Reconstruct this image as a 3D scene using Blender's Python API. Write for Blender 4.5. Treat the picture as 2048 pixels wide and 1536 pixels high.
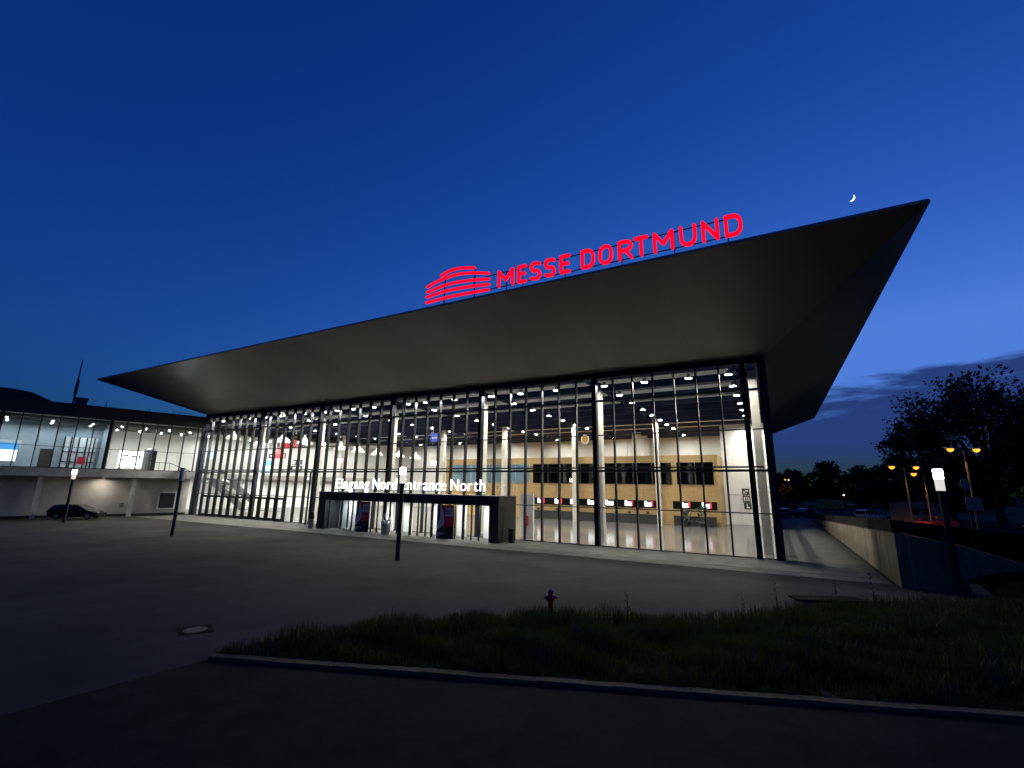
import bpy, math, random
import numpy as np
from mathutils import Matrix, Vector
random.seed(7); rng = np.random.default_rng(7)
for o in list(bpy.data.objects): bpy.data.objects.remove(o)
sc = bpy.context.scene
C = sc.collection
rad = math.radians

# ------------------------------------------------------------------ camera
CAMZ = 4.0
cd = bpy.data.cameras.new('camera'); cam = bpy.data.objects.new('camera', cd); C.objects.link(cam)
cd.sensor_fit = 'HORIZONTAL'; cd.sensor_width = 36.0; cd.lens = 927.44 / 2048 * 36
cd.clip_start = 0.05; cd.clip_end = 6000
cam.matrix_world = Matrix.Translation((0, 0, CAMZ)) @ Matrix.Rotation(rad(90 + 12.562), 4, 'X') @ Matrix.Rotation(rad(0.914), 4, 'Z')
sc.camera = cam

# ------------------------------------------------------------------ sky, sun, exposure
SUN_EL, SUN_ROT = -2.6, 40.0
world = bpy.data.worlds.new('World'); sc.world = world; world.use_nodes = True
nt = world.node_tree; nt.nodes.clear()
def N(t, **k):
    n = nt.nodes.new(t)
    for a, b in k.items(): setattr(n, a, b)
    return n
def LK(a, b): nt.links.new(a, b)
sky = N('ShaderNodeTexSky', sky_type='NISHITA', sun_disc=False)
sky.sun_elevation = rad(SUN_EL); sky.sun_rotation = rad(SUN_ROT); sky.ozone_density = 4.6; sky.air_density = 1.0; sky.dust_density = 0.2
bg = N('ShaderNodeBackground'); out = N('ShaderNodeOutputWorld')
tc = N('ShaderNodeTexCoord'); sep = N('ShaderNodeSeparateXYZ'); LK(tc.outputs['Generated'], sep.inputs[0])
def MATH(op, a, b=None, c=None, clamp=False):
    n = N('ShaderNodeMath', operation=op, use_clamp=clamp)
    for i, v in enumerate((a, b, c)):
        if v is None: continue
        if isinstance(v, (int, float)): n.inputs[i].default_value = v
        else: LK(v, n.inputs[i])
    return n.outputs[0]
def MAPR(v, a, b, c, d):
    n = N('ShaderNodeMapRange'); n.interpolation_type = 'SMOOTHSTEP'
    LK(v, n.inputs[0])
    for i, q in enumerate((a, b, c, d)): n.inputs[i + 1].default_value = q
    return n.outputs[0]
sepc = N('ShaderNodeSeparateColor'); LK(sky.outputs[0], sepc.inputs[0])
def chan(o, ref, val, g, mx): return MATH('MINIMUM', MATH('MULTIPLY', MATH('POWER', MATH('DIVIDE', o, ref), g), val), mx)
comc = N('ShaderNodeCombineColor')
gch = chan(sepc.outputs[1], 0.0539, 0.170, 1.2, 0.21)
LK(MATH('MULTIPLY', MATH('POWER', gch, 1.7), 1.12), comc.inputs[0]); LK(gch, comc.inputs[1]); LK(chan(sepc.outputs[2], 0.2315, 0.62, 0.92, 0.70), comc.inputs[2])
# low bank of dusk cloud along the horizon, breaking up higher
mp = N('ShaderNodeMapping'); LK(tc.outputs['Generated'], mp.inputs[0]); mp.inputs['Scale'].default_value = (3.4, 3.4, 17.0); mp.inputs['Location'].default_value = (3.1, 0.4, 1.0); mp.inputs['Rotation'].default_value = (0, rad(3), 0)
nz = N('ShaderNodeTexNoise'); nz.inputs['Scale'].default_value = 1.0; nz.inputs['Detail'].default_value = 8; nz.inputs['Roughness'].default_value = 0.56; nz.inputs['Distortion'].default_value = 0.5
LK(mp.outputs[0], nz.inputs['Vector'])
bank = MAPR(sep.outputs[2], 0.10, 0.28, 0.24, -0.27)
cl = MAPR(MATH('ADD', nz.outputs[0], bank), 0.42, 0.60, 0.0, 1.0)
side = MAPR(sep.outputs[0], -0.25, 0.35, 0.0, 1.0)
cl = MATH('MULTIPLY', cl, side)
ccol = N('ShaderNodeMix', data_type='RGBA', blend_type='MULTIPLY'); ccol.inputs[0].default_value = 1
LK(comc.outputs[0], ccol.inputs[6]); ccol.inputs[7].default_value = (0.25, 0.225, 0.265, 1)
mixc = N('ShaderNodeMix', data_type='RGBA'); LK(cl, mixc.inputs[0]); LK(comc.outputs[0], mixc.inputs[6]); LK(ccol.outputs[2], mixc.inputs[7])
LK(mixc.outputs[2], bg.inputs[0]); bg.inputs[1].default_value = 1.0
LK(bg.outputs[0], out.inputs[0])
sd = bpy.data.lights.new('sun', 'SUN'); sun = bpy.data.objects.new('sun', sd); C.objects.link(sun)
sd.energy = 0.004; sd.angle = rad(15); sd.color = (0.75, 0.85, 1.0)
sun.rotation_euler = (rad(80), 0, rad(180 - SUN_ROT))
vs = sc.view_settings
vs.view_transform = 'Standard'; vs.look = 'None'; vs.exposure = 0.0; vs.gamma = 1.0; vs.use_curve_mapping = False
sc.render.engine = 'CYCLES'
cy = sc.cycles
cy.use_denoising = True; cy.transparent_max_bounces = 40; cy.max_bounces = 9; cy.diffuse_bounces = 4; cy.glossy_bounces = 4
cy.sample_clamp_indirect = 6; cy.caustics_reflective = False; cy.caustics_refractive = False; cy.use_light_tree = True

# ------------------------------------------------------------------ materials
M = {}
def mat(name, col, rough=0.6, metal=0.0, noise=None, nscale=4.0, namt=0.15, bump=0.0, bscale=40.0, spec=0.5, stretch=None, emit=None, estr=0.0):
    m = bpy.data.materials.new(name); m.use_nodes = True
    t = m.node_tree; b = t.nodes['Principled BSDF']
    b.inputs['Base Color'].default_value = (*col, 1); b.inputs['Roughness'].default_value = rough
    b.inputs['Metallic'].default_value = metal; b.inputs['Specular IOR Level'].default_value = spec
    if emit: b.inputs['Emission Color'].default_value = (*emit, 1); b.inputs['Emission Strength'].default_value = estr
    tcn = t.nodes.new('ShaderNodeTexCoord'); mpn = t.nodes.new('ShaderNodeMapping')
    t.links.new(tcn.outputs['Object'], mpn.inputs[0])
    if stretch: mpn.inputs['Scale'].default_value = stretch
    if namt > 0:
        n1 = t.nodes.new('ShaderNodeTexNoise'); n1.inputs['Scale'].default_value = nscale; n1.inputs['Detail'].default_value = 8; n1.inputs['Roughness'].default_value = 0.65
        t.links.new(mpn.outputs[0], n1.inputs['Vector'])
        cr = t.nodes.new('ShaderNodeValToRGB')
        c2 = noise or tuple(c * (1 - namt * 1.6) for c in col); c1 = tuple(min(1, c * (1 + namt)) for c in col)
        cr.color_ramp.elements[0].position = 0.32; cr.color_ramp.elements[1].position = 0.68
        cr.color_ramp.elements[0].color = (*c2, 1); cr.color_ramp.elements[1].color = (*c1, 1)
        t.links.new(n1.outputs[0], cr.inputs[0]); t.links.new(cr.outputs[0], b.inputs['Base Color'])
    if bump > 0:
        n2 = t.nodes.new('ShaderNodeTexNoise'); n2.inputs['Scale'].default_value = bscale; n2.inputs['Detail'].default_value = 4
        bp = t.nodes.new('ShaderNodeBump'); bp.inputs['Strength'].default_value = bump; bp.inputs['Distance'].default_value = 0.02
        t.links.new(mpn.outputs[0], n2.inputs['Vector']); t.links.new(n2.outputs[0], bp.inputs['Height']); t.links.new(bp.outputs[0], b.inputs['Normal'])
    M[name] = m; return m
def emis(name, col, s):
    m = bpy.data.materials.new(name); m.use_nodes = True; t = m.node_tree
    b = t.nodes['Principled BSDF']; b.inputs['Base Color'].default_value = (*[c * 0.5 for c in col], 1)
    b.inputs['Emission Color'].default_value = (*col, 1); b.inputs['Emission Strength'].default_value = s
    M[name] = m; return m
def glassm(name, tintc, k0=0.04, k1=0.7):
    m = bpy.data.materials.new(name); m.use_nodes = True; t = m.node_tree; t.nodes.clear()
    o = t.nodes.new('ShaderNodeOutputMaterial'); mx = t.nodes.new('ShaderNodeMixShader'); tr = t.nodes.new('ShaderNodeBsdfTransparent'); gl = t.nodes.new('ShaderNodeBsdfGlossy')
    tr.inputs[0].default_value = (*tintc, 1); gl.inputs['Roughness'].default_value = 0.0; gl.inputs['Color'].default_value = (0.9, 0.95, 1, 1)
    lw = t.nodes.new('ShaderNodeLayerWeight'); lw.inputs[0].default_value = 0.5
    pw = t.nodes.new('ShaderNodeMath'); pw.operation = 'POWER'; pw.inputs[1].default_value = 5
    ma = t.nodes.new('ShaderNodeMath'); ma.operation = 'MULTIPLY_ADD'; ma.inputs[1].default_value = k1; ma.inputs[2].default_value = k0
    t.links.new(lw.outputs['Facing'], pw.inputs[0]); t.links.new(pw.outputs[0], ma.inputs[0]); t.links.new(ma.outputs[0], mx.inputs[0])
    t.links.new(tr.outputs[0], mx.inputs[1]); t.links.new(gl.outputs[0], mx.inputs[2]); t.links.new(mx.outputs[0], o.inputs[0])
    M[name] = m; return m
mat('soil', (0.020, 0.014, 0.008), 1.0, nscale=3, namt=0.35, bump=0.6, bscale=25, spec=0.02)
mat('asphalt', (0.024, 0.020, 0.017), 0.9, nscale=1.2, namt=0.25, bump=0.5, bscale=90, spec=0.06)
mat('plaza', (0.053, 0.049, 0.046), 0.92, nscale=0.22, namt=0.26, bump=0.4, bscale=50, spec=0.08)
mat('pavement', (0.145, 0.138, 0.12), 0.85, nscale=0.9, namt=0.25, bump=0.2, spec=0.25)
mat('path', (0.085, 0.082, 0.072), 0.85, nscale=0.8, namt=0.2, bump=0.2, spec=0.25)
mat('wall_concrete', (0.145, 0.118, 0.078), 0.85, nscale=1.6, namt=0.34, bump=0.15, stretch=(1.5, 1.5, 0.16))
mat('kerb', (0.19, 0.13, 0.058), 0.9, nscale=6, namt=0.25, bump=0.4, bscale=60, spec=0.2)
mat('drain', (0.02, 0.02, 0.02), 0.7, namt=0)
mat('concrete', (0.42, 0.40, 0.36), 0.8, nscale=1.5, namt=0.14, bump=0.15)
mat('column', (0.50, 0.47, 0.41), 0.75, nscale=2, namt=0.10)
mat('white_wall', (0.74, 0.73, 0.70), 0.8, nscale=0.6, namt=0.05)
mat('panel_wall', (0.62, 0.61, 0.585), 0.8, nscale=0.5, namt=0.06)
mat('grey_wall', (0.16, 0.16, 0.155), 0.7, nscale=1, namt=0.10)
mat('blue_wall', (0.34, 0.385, 0.405), 0.8, nscale=0.6, namt=0.08)
mat('stucco', (0.36, 0.345, 0.31), 0.9, nscale=1.1, namt=0.08, bump=0.3, bscale=30)
mat('floor', (0.15, 0.145, 0.135), 0.13, nscale=0.5, namt=0.08, spec=0.5)
mat('wood', (0.36, 0.228, 0.090), 0.5, nscale=2.2, namt=0.14, stretch=(0.6, 1, 9))
mat('frame', (0.016, 0.017, 0.022), 0.45, metal=0.3, namt=0, spec=0.4)
mat('frame_blue', (0.009, 0.010, 0.018), 0.6, namt=0, spec=0.15)
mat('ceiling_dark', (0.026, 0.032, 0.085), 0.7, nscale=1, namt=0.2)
mat('ceiling_strip', (0.80, 0.80, 0.78), 0.75, nscale=0.4, namt=0.06)
mat('soffit', (0.172, 0.174, 0.168), 0.34, metal=0.15, nscale=0.12, namt=0.12, bump=0.12, bscale=0.35, stretch=(1.6, 0.5, 0.5))
mat('fascia', (0.26, 0.27, 0.28), 0.5, metal=0.0, namt=0.05)
mat('roofing', (0.03, 0.03, 0.033), 0.8, nscale=1, namt=0.2)
mat('black', (0.01, 0.01, 0.011), 0.5, namt=0)
mat('rail_black', (0.005, 0.005, 0.005), 0.95, namt=0, spec=0.1)
mat('portal', (0.013, 0.013, 0.016), 0.42, nscale=2, namt=0.1)
mat('portal_side', (0.06, 0.058, 0.056), 0.5, nscale=1.5, namt=0.15)
mat('counter', (0.020, 0.020, 0.021), 0.5, nscale=2, namt=0.1)
mat('steel', (0.45, 0.45, 0.46), 0.35, metal=0.8, namt=0.05)
mat('white_paint', (0.72, 0.72, 0.70), 0.5, namt=0.03)
mat('shade_white', (0.80, 0.79, 0.74), 0.5, namt=0, emit=(1.0, 0.95, 0.80), estr=0.55)
mat('red_paint', (0.45, 0.012, 0.015), 0.4, namt=0.05)
mat('hydrant_red', (0.70, 0.016, 0.010), 0.35, nscale=12, namt=0.2)
mat('sign_red', (0.50, 0.02, 0.025), 0.5, namt=0)
mat('sign_dark', (0.03, 0.03, 0.033), 0.5, namt=0)
mat('sign_blue', (0.05, 0.10, 0.55), 0.5, namt=0, emit=(0.06, 0.12, 0.8), estr=0.35)
mat('sign_grey', (0.20, 0.17, 0.17), 0.5, nscale=4, namt=0.1)
mat('gold', (0.45, 0.22, 0.05), 0.4, metal=0.5, namt=0.1)
mat('bark', (0.035, 0.028, 0.02), 0.95, nscale=5, namt=0.3, bump=0.5, bscale=12)
mat('leaf', (0.045, 0.062, 0.025), 0.7, nscale=1.5, namt=0.35, spec=0.25)
mat('leaf_dark', (0.030, 0.042, 0.020), 0.75, nscale=1.5, namt=0.35, spec=0.2)
mat('grass', (0.036, 0.046, 0.010), 0.7, nscale=2.5, namt=0.4, noise=(0.034, 0.026, 0.012), spec=0.2)
mat('grass_dry', (0.13, 0.09, 0.06), 0.8, nscale=3, namt=0.2)
mat('paint_black', (0.008, 0.008, 0.009), 0.22, namt=0)
mat('paint_white', (0.62, 0.62, 0.60), 0.3, namt=0.02)
mat('paint_silver', (0.32, 0.32, 0.33), 0.3, metal=0.4, namt=0.02)
mat('paint_red', (0.30, 0.03, 0.025), 0.3, namt=0.02)
mat('paint_blue', (0.02, 0.03, 0.06), 0.25, namt=0.02)
mat('tyre', (0.012, 0.012, 0.012), 0.9, namt=0)
mat('rim', (0.25, 0.25, 0.26), 0.35, metal=0.7, namt=0)
mat('car_glass', (0.006, 0.007, 0.008), 0.12, namt=0, spec=0.35)
mat('tail_red', (0.22, 0.01, 0.01), 0.25, namt=0)
mat('head_glass', (0.5, 0.5, 0.5), 0.15, namt=0)
mat('trailer_yellow', (0.42, 0.24, 0.06), 0.6, nscale=1, namt=0.12)
mat('camper', (0.17, 0.13, 0.12), 0.5, nscale=1, namt=0.05)
mat('manhole', (0.12, 0.10, 0.07), 0.7, nscale=14, namt=0.25, bump=0.4)
mat('frost_off', (0.35, 0.36, 0.38), 0.5, namt=0)
mat('banner_black', (0.012, 0.012, 0.013), 0.6, namt=0)
mat('banner_red', (0.62, 0.02, 0.035), 0.6, namt=0)
mat('banner_white', (0.55, 0.55, 0.58), 0.6, namt=0)
mat('plant', (0.02, 0.035, 0.015), 0.7, namt=0.2)
def translucent(name, col, k):
    t = M[name].node_tree; b = t.nodes['Principled BSDF']; o = t.nodes['Material Output']
    tr = t.nodes.new('ShaderNodeBsdfTranslucent'); tr.inputs[0].default_value = (*col, 1); mx = t.nodes.new('ShaderNodeMixShader'); mx.inputs[0].default_value = k
    t.links.new(b.outputs[0], mx.inputs[1]); t.links.new(tr.outputs[0], mx.inputs[2]); t.links.new(mx.outputs[0], o.inputs[0])
translucent('grass', (0.07, 0.09, 0.015), 0.25); translucent('leaf', (0.10, 0.12, 0.05), 0.35); translucent('leaf_dark', (0.05, 0.07, 0.02), 0.25)
glassm('glass', (0.95, 0.965, 0.955), 0.020, 0.6)
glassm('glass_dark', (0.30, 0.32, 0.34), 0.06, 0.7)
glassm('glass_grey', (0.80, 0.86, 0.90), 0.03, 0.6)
emis('lamp_lens', (1.0, 0.97, 0.90), 860)
emis('gallery_lens', (0.97, 0.985, 0.96), 1150)
emis('cool_lens', (0.88, 0.96, 1.0), 950)
emis('head_lit', (1.0, 0.92, 0.78), 26)
emis('head_low', (1.0, 0.96, 0.88), 0.75)
emis('sodium', (1.0, 0.33, 0.025), 2.6)
emis('neon_red', (1.0, 0.0012, 0.020), 1.05)
emis('sign_white', (0.95, 0.95, 1.0), 1.7)
emis('screen_white', (0.88, 0.94, 1.0), 2.6)
emis('screen_red', (1.0, 0.03, 0.06), 1.2)
emis('screen_blue', (0.10, 0.42, 0.85), 1.0)
emis('screen_sky', (0.55, 0.80, 1.0), 1.3)
emis('exit_white', (0.95, 1.0, 0.9), 2.0)
emis('moon_lit', (1.0, 0.98, 0.92), 3.5)
emis('soffit_spot', (1.0, 0.90, 0.78), 620)
emis('far_lit', (0.9, 0.95, 1.0), 5.0)

# ------------------------------------------------------------------ mesh helpers
class MB:
    def __init__(s): s.v = []; s.f = []; s.m = []
    def face(s, idx, mi=0): s.f.append(tuple(idx)); s.m.append(mi)
    def add(s, vs): b = len(s.v); s.v.extend([tuple(map(float, p)) for p in vs]); return b
    def box(s, x0, x1, y0, y1, z0, z1, mi=0):
        b = s.add([(x0,y0,z0),(x1,y0,z0),(x1,y1,z0),(x0,y1,z0),(x0,y0,z1),(x1,y0,z1),(x1,y1,z1),(x0,y1,z1)])
        for q in ((0,3,2,1),(4,5,6,7),(0,1,5,4),(1,2,6,5),(2,3,7,6),(3,0,4,7)): s.face([b+i for i in q], mi)
        return s
    def quad(s, pts, mi=0): b = s.add(pts); s.face(range(b, b+len(pts)), mi); return s
    def prism(s, poly, a0, a1, axis='y', mi=0):
        def P(u, v, a): return (u, a, v) if axis == 'y' else ((a, u, v) if axis == 'x' else (u, v, a))
        n = len(poly); b = s.add([P(u, v, a0) for u, v in poly] + [P(u, v, a1) for u, v in poly])
        s.face(range(b, b+n), mi); s.face(range(b+2*n-1, b+n-1, -1), mi)
        for i in range(n): j = (i+1) % n; s.face((b+j, b+i, b+n+i, b+n+j), mi)
        return s
    def tube(s, pts, r, n=6, mi=0, caps=True):
        pts = [Vector(p) for p in pts]; rs = r if isinstance(r, (list, tuple)) else [r]*len(pts); rings = []
        for i, p in enumerate(pts):
            d = (pts[min(i+1, len(pts)-1)] - pts[max(i-1, 0)]).normalized()
            u = d.orthogonal().normalized() if i == 0 else (pu - d*pu.dot(d)).normalized()
            pu = u; w = d.cross(u)
            rings.append(s.add([p + (u*math.cos(2*math.pi*k/n) + w*math.sin(2*math.pi*k/n))*rs[i] for k in range(n)]))
        for a, b in zip(rings, rings[1:]):
            for k in range(n): l = (k+1) % n; s.face((a+k, a+l, b+l, b+k), mi)
        if caps: s.face([rings[0]+k for k in range(n)][::-1], mi); s.face([rings[-1]+k for k in range(n)], mi)
        return s
    def lathe(s, prof, n=16, c=(0,0,0), mi=0, caps=True):
        rings = [s.add([(c[0]+r*math.cos(2*math.pi*k/n), c[1]+r*math.sin(2*math.pi*k/n), c[2]+z) for k in range(n)]) for r, z in prof]
        for a, b in zip(rings, rings[1:]):
            for k in range(n): l = (k+1) % n; s.face((a+k, a+l, b+l, b+k), mi)
        if caps: s.face([rings[0]+k for k in range(n)][::-1], mi); s.face([rings[-1]+k for k in range(n)], mi)
        return s
    def ribbon(s, pts, w, y0, y1, mi=0, closed=False):
        P = [np.array(p, float) for p in pts]; n = len(P); L, R = [], []
        for i in range(n):
            a = P[i-1] if (closed or i > 0) else None; c = P[(i+1) % n] if (closed or i < n-1) else None
            d1 = (P[i]-a)/np.linalg.norm(P[i]-a) if a is not None else None; d2 = (c-P[i])/np.linalg.norm(c-P[i]) if c is not None else None
            d1 = d2 if d1 is None else d1; d2 = d1 if d2 is None else d2
            t = d1+d2; t /= np.linalg.norm(t); nn = np.array((-t[1], t[0])); k = 1/max(0.5, float(np.dot(nn, (-d1[1], d1[0]))))
            L.append(P[i]+nn*w/2*k); R.append(P[i]-nn*w/2*k)
        if closed: loops = [(L, R)]
        b = s.add([(p[0], y0, p[1]) for p in L] + [(p[0], y0, p[1]) for p in R] + [(p[0], y1, p[1]) for p in L] + [(p[0], y1, p[1]) for p in R])
        m = n if closed else n-1
        for i in range(m):
            j = (i+1) % n
            s.face((b+i, b+j, b+n+j, b+n+i), mi); s.face((b+2*n+j, b+2*n+i, b+3*n+i, b+3*n+j), mi)
            s.face((b+j, b+i, b+2*n+i, b+2*n+j), mi); s.face((b+n+i, b+n+j, b+3*n+j, b+3*n+i), mi)
        if not closed:
            for e, d in ((0, P[0]-P[1]), (n-1, P[-1]-P[-2])):
                d = d/np.linalg.norm(d); pr = np.array((-d[1], d[0])); cap = []
                for k in range(7):
                    an = math.pi*k/6; cap.append(P[e] + (pr*math.cos(an) + d*math.sin(an))*w/2)
                s.prism([tuple(q) for q in cap], y0+0.0015, y1-0.0015, 'y', mi)
        return s
    def mesh(s, name, mats, smooth=False):
        me = bpy.data.meshes.new(name); me.from_pydata(s.v, [], s.f)
        for m in (mats if isinstance(mats, (list, tuple)) else [mats]): me.materials.append(M[m])
        if any(s.m): me.polygons.foreach_set('material_index', s.m)
        if smooth: me.polygons.foreach_set('use_smooth', [True]*len(me.polygons))
        me.update(); return me
def obj(name, me, parent=None, loc=(0,0,0), rz=0.0, kind=None, rot=None):
    o = bpy.data.objects.new(name, me); C.objects.link(o); o.location = loc; o.rotation_euler = rot or (0, 0, rz)
    if parent: o.parent = parent
    if kind: o['kind'] = kind
    return o
def tag(o, label, cat, group=None):
    o['label'] = label; o['category'] = cat
    if group: o['group'] = group
    return o
def thing(name, label, cat, loc=(0,0,0), rz=0.0, group=None): return tag(obj(name, None, None, loc, rz), label, cat, group)
def copy_tree(o, parent=None):
    c = o.copy(); C.objects.link(c); c.parent = parent
    for ch in o.children: copy_tree(ch, c)
    return c
def B(name, mt, parent, *a, loc=(0,0,0), rz=0): return obj(name, MB().box(*a).mesh(name, mt), parent, loc, rz)
_txt = {}
def text_mesh(ch, mt, depth=0.02, offset=0.0):
    k = (ch, mt, depth, offset)
    if k in _txt: return _txt[k]
    cu = bpy.data.curves.new('t', 'FONT'); cu.body = ch; cu.size = 1; cu.extrude = depth; cu.offset = offset; cu.resolution_u = 4
    ob = bpy.data.objects.new('t', cu); C.objects.link(ob)
    bpy.context.view_layer.update()
    me = bpy.data.meshes.new_from_object(ob.evaluated_get(bpy.context.evaluated_depsgraph_get()))
    bpy.data.objects.remove(ob); me.materials.clear(); me.materials.append(M[mt])
    n = len(me.vertices); a = np.zeros(n*3); me.vertices.foreach_get('co', a); a = a.reshape(-1, 3)
    if n: b = a.copy(); a[:, 1] = -b[:, 2]; a[:, 2] = b[:, 1]; x0 = a[:, 0].min(); a[:, 0] -= x0; w = a[:, 0].max(); me.vertices.foreach_set('co', a.ravel())
    else: w = 0
    me.update(); _txt[k] = (me, w); return _txt[k]

# ------------------------------------------------------------------ frames of reference
A = rad(-29.15); O = Vector((-39.71, 60.34, 0))
HX = Vector((math.cos(A), math.sin(A), 0)); HY = Vector((-math.sin(A), math.cos(A), 0))
def W(x, y, z=0): return O + HX*x + HY*y + Vector((0, 0, z))
WA = rad(46.2)
_tk = [(-900, 0.45), (0.3, 0.45), (14, 0.0), (9000, 0.0)]
def gz(x, y):
    t = y - (9.66 - 0.1444*max(-30, min(30, x)))
    for (a, za), (b, zb) in zip(_tk, _tk[1:]):
        if t <= b:
            return za + (zb-za)*(t-a)/(b-a)
    return 0.0

# ------------------------------------------------------------------ ground
def sheet(name, xs, ys, dz, mt, inside=None, kind='structure'):
    mb = MB(); ids = {}
    for i, x in enumerate(xs):
        for j, y in enumerate(ys): ids[i, j] = mb.add([(x, y, gz(x, y)+dz)])
    for i in range(len(xs)-1):
        for j in range(len(ys)-1):
            if inside is None or inside((xs[i]+xs[i+1])/2, (ys[j]+ys[j+1])/2): mb.face((ids[i,j], ids[i+1,j], ids[i+1,j+1], ids[i,j+1]))
    return obj(name, mb.mesh(name, mt, True), kind=kind)
xs = [-3000, -800, -250, -120] + list(np.arange(-80, 60.1, 2.0)) + [120, 250, 800, 3000]
ys = [-800, -100, -30] + list(np.arange(-10, 34.1, 0.5)) + [50, 70, 100, 200, 600, 3000]
sheet('ground', xs, ys, -0.02, 'soil')
pxs = list(np.arange(-80, 40.1, 1.6)); pys = list(np.arange(-4, 30, 0.5)) + [30, 45, 60, 75]
sheet('plaza', pxs, pys, 0.0, 'plaza')
def road_sheet():
    pts = [(-6.15, 10.55), (-7.78, 8.09), (-9.6, 5.2), (-16, -5), (-30, -30), (60, -30)]
    line = [(60, 1.0), (30, 5.33)]
    mb = MB(); mb.quad([(x, y, 0.45+0.006) for x, y in pts + line])
    return obj('road', mb.mesh('road', 'asphalt'), kind='structure')
road_sheet()
fp = MB().box(-1, 68.3, -4.3, -0.01, -0.1, 0.012).mesh('p', 'pavement'); obj('pavement', fp, None, W(0, 0), A, 'structure')
fp = MB().box(-1, 68.3, -5.7, -4.48, -0.1, 0.016).mesh('p', 'pavement'); obj('pavement', fp, None, W(0, 0), A, 'structure')
obj('drain_channel', MB().box(-1, 68.3, -4.478, -4.302, -0.1, 0.006).mesh('p', 'drain'), None, W(0, 0), A, 'structure')
obj('side_path', MB().box(64.4, 68.3, 0.0, 62, -0.1, 0.014).mesh('p', 'path'), None, W(0, 0), A, 'structure')
obj('parking_lot', MB().box(69.2, 170, -2, 190, -0.1, 0.01).mesh('p', 'asphalt'), None, W(0, 0), A, 'structure')

# kerb stones along the road edge
kerb = obj('kerb', None, kind='structure')
km = MB().box(-0.222, 0.222, -0.095, 0.095, -0.06, 0.07).mesh('kerb_stone', 'kerb')
kd = math.atan2(-0.1444, 1)
for i in range(44):
    s = 0.22 + i*0.452
    o = obj('kerb_stone', km, kerb, (-6.12 + s*math.cos(kd), 10.62 + s*math.sin(kd), 0.45 + random.uniform(-0.008, 0.008)), kd + random.uniform(-0.012, 0.012))

# manhole
mh = thing('manhole_cover', 'round pale manhole cover in a dark square frame on the plaza', 'manhole', (-7.79, 12.63, gz(-7.79, 12.63)))
mh.rotation_euler = (0, 0, rad(38))
B('frame', 'rail_black', mh, -0.37, 0.37, -0.37, 0.37, -0.05, 0.018)
obj('lid', MB().lathe([(0.27, 0.0), (0.27, 0.020), (0.255, 0.024), (0.0001, 0.024)], 28).mesh('lid', 'manhole'), mh)

# ------------------------------------------------------------------ exhibition hall
PT = 1.4628; LEN = 64.0; ZR = [0.06, 2.66, 5.27, 7.88, 10.47, 12.55]; COLI = [8, 15, 22, 29, 36, 43]
hall = thing('exhibition_hall', 'long glazed exhibition hall lit inside under a huge wedge-shaped overhanging roof', 'building', W(0, 0), A)
# roof: inverted frustum
rb = [(0, 0), (64.25, 0), (64.25, 49), (0, 49)]; rt = [(-7, -9.8), (70.9, -9.8), (70.9, 57.5), (-7, 57.5)]
mb = MB(); b0 = mb.add([(x, y, 12.6) for x, y in rb]); t0 = mb.add([(x, y, 16.0) for x, y in rt])
for i in range(4): j = (i+1) % 4; mb.face((b0+i, b0+j, t0+j, t0+i))
mb.face((b0+3, b0+2, b0+1, b0))
roof = obj('roof', mb.mesh('roof', 'soffit'), hall)
mb = MB(); a = mb.add([(x, y, 16.002) for x, y in rt]); c = mb.add([(x*0.999+0.03, y*0.999+0.02, 16.15) for x, y in rt])
for i in range(4): j = (i+1) % 4; mb.face((a+i, a+j, c+j, c+i))
mb.face((c, c+1, c+2, c+3)); obj('fascia', mb.mesh('fascia', 'fascia'), roof)
# mullions
mm = MB().box(-0.045, 0.045, -0.15, 0.19, 0.0, 12.6).mesh('mullion', 'frame')
mw = MB().box(-0.16, 0.16, -0.16, 0.30, 0.0, 12.6).mesh('mullion', 'frame_blue')
for i in range(44): obj('mullion', mw if (i in COLI or i == 0) else mm, hall, (i*PT, 0, 0))
B('corner_post', 'frame', hall, 63.78, 64.25, -0.18, 0.36, 0, 12.6)
for k, z in enumerate(ZR[1:5]):
    B('transom', 'frame', hall, 0, 63.78, (-0.13 if k == 1 else -0.06), 0.10, z-(0.075 if k == 1 else (0.07 if k == 3 else 0.035)), z+(0.075 if k == 1 else (0.07 if k == 3 else 0.035)))
B('transom', 'frame', hall, 0, 63.78, -0.07, 0.12, 0.0, 0.07)
B('transom', 'frame_blue', hall, -0.1, 64.2, -0.12, 0.2, 12.22, 12.6)
rail = MB().tube([(0.3, -0.42, 5.48), (63.6, -0.42, 5.48)], 0.055, 6).mesh('rail', 'frame'); obj('rail', rail, hall)
for i in COLI: B('bracket', 'frame', hall, i*PT-0.05, i*PT+0.05, -0.46, -0.17, 5.36, 5.43)
# panes
pm = {}
def pane(parent, w, h, loc, mt='glass', rz=0):
    k = (round(w, 3), round(h, 3), mt)
    if k not in pm: pm[k] = MB().box(-k[0]/2, k[0]/2, -0.008, 0.008, 0, k[1]).mesh('pane', mt)
    return obj('pane', pm[k], parent, loc, rz)
for i in range(44):
    x0 = i*PT + 0.045; x1 = (i+1)*PT - 0.045 if i < 43 else 63.78
    if i in COLI or i == 0: x0 += 0.115
    if (i+1) in COLI: x1 -= 0.115
    for k in range(5):
        if k == 0 and 19 <= i <= 30: continue
        z0 = ZR[k] + (0.02 if k == 0 else 0.04); z1 = ZR[k+1] - 0.04 if k < 4 else 12.2
        if k in (1, 2): z0 += (0.05 if k == 2 else 0); z1 -= (0.05 if k == 1 else 0)
        if k == 4: z0 += 0.03
        if k == 3: z1 -= 0.03
        pane(hall, x1-x0, z1-z0, ((x0+x1)/2, 0.03, z0))
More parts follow.
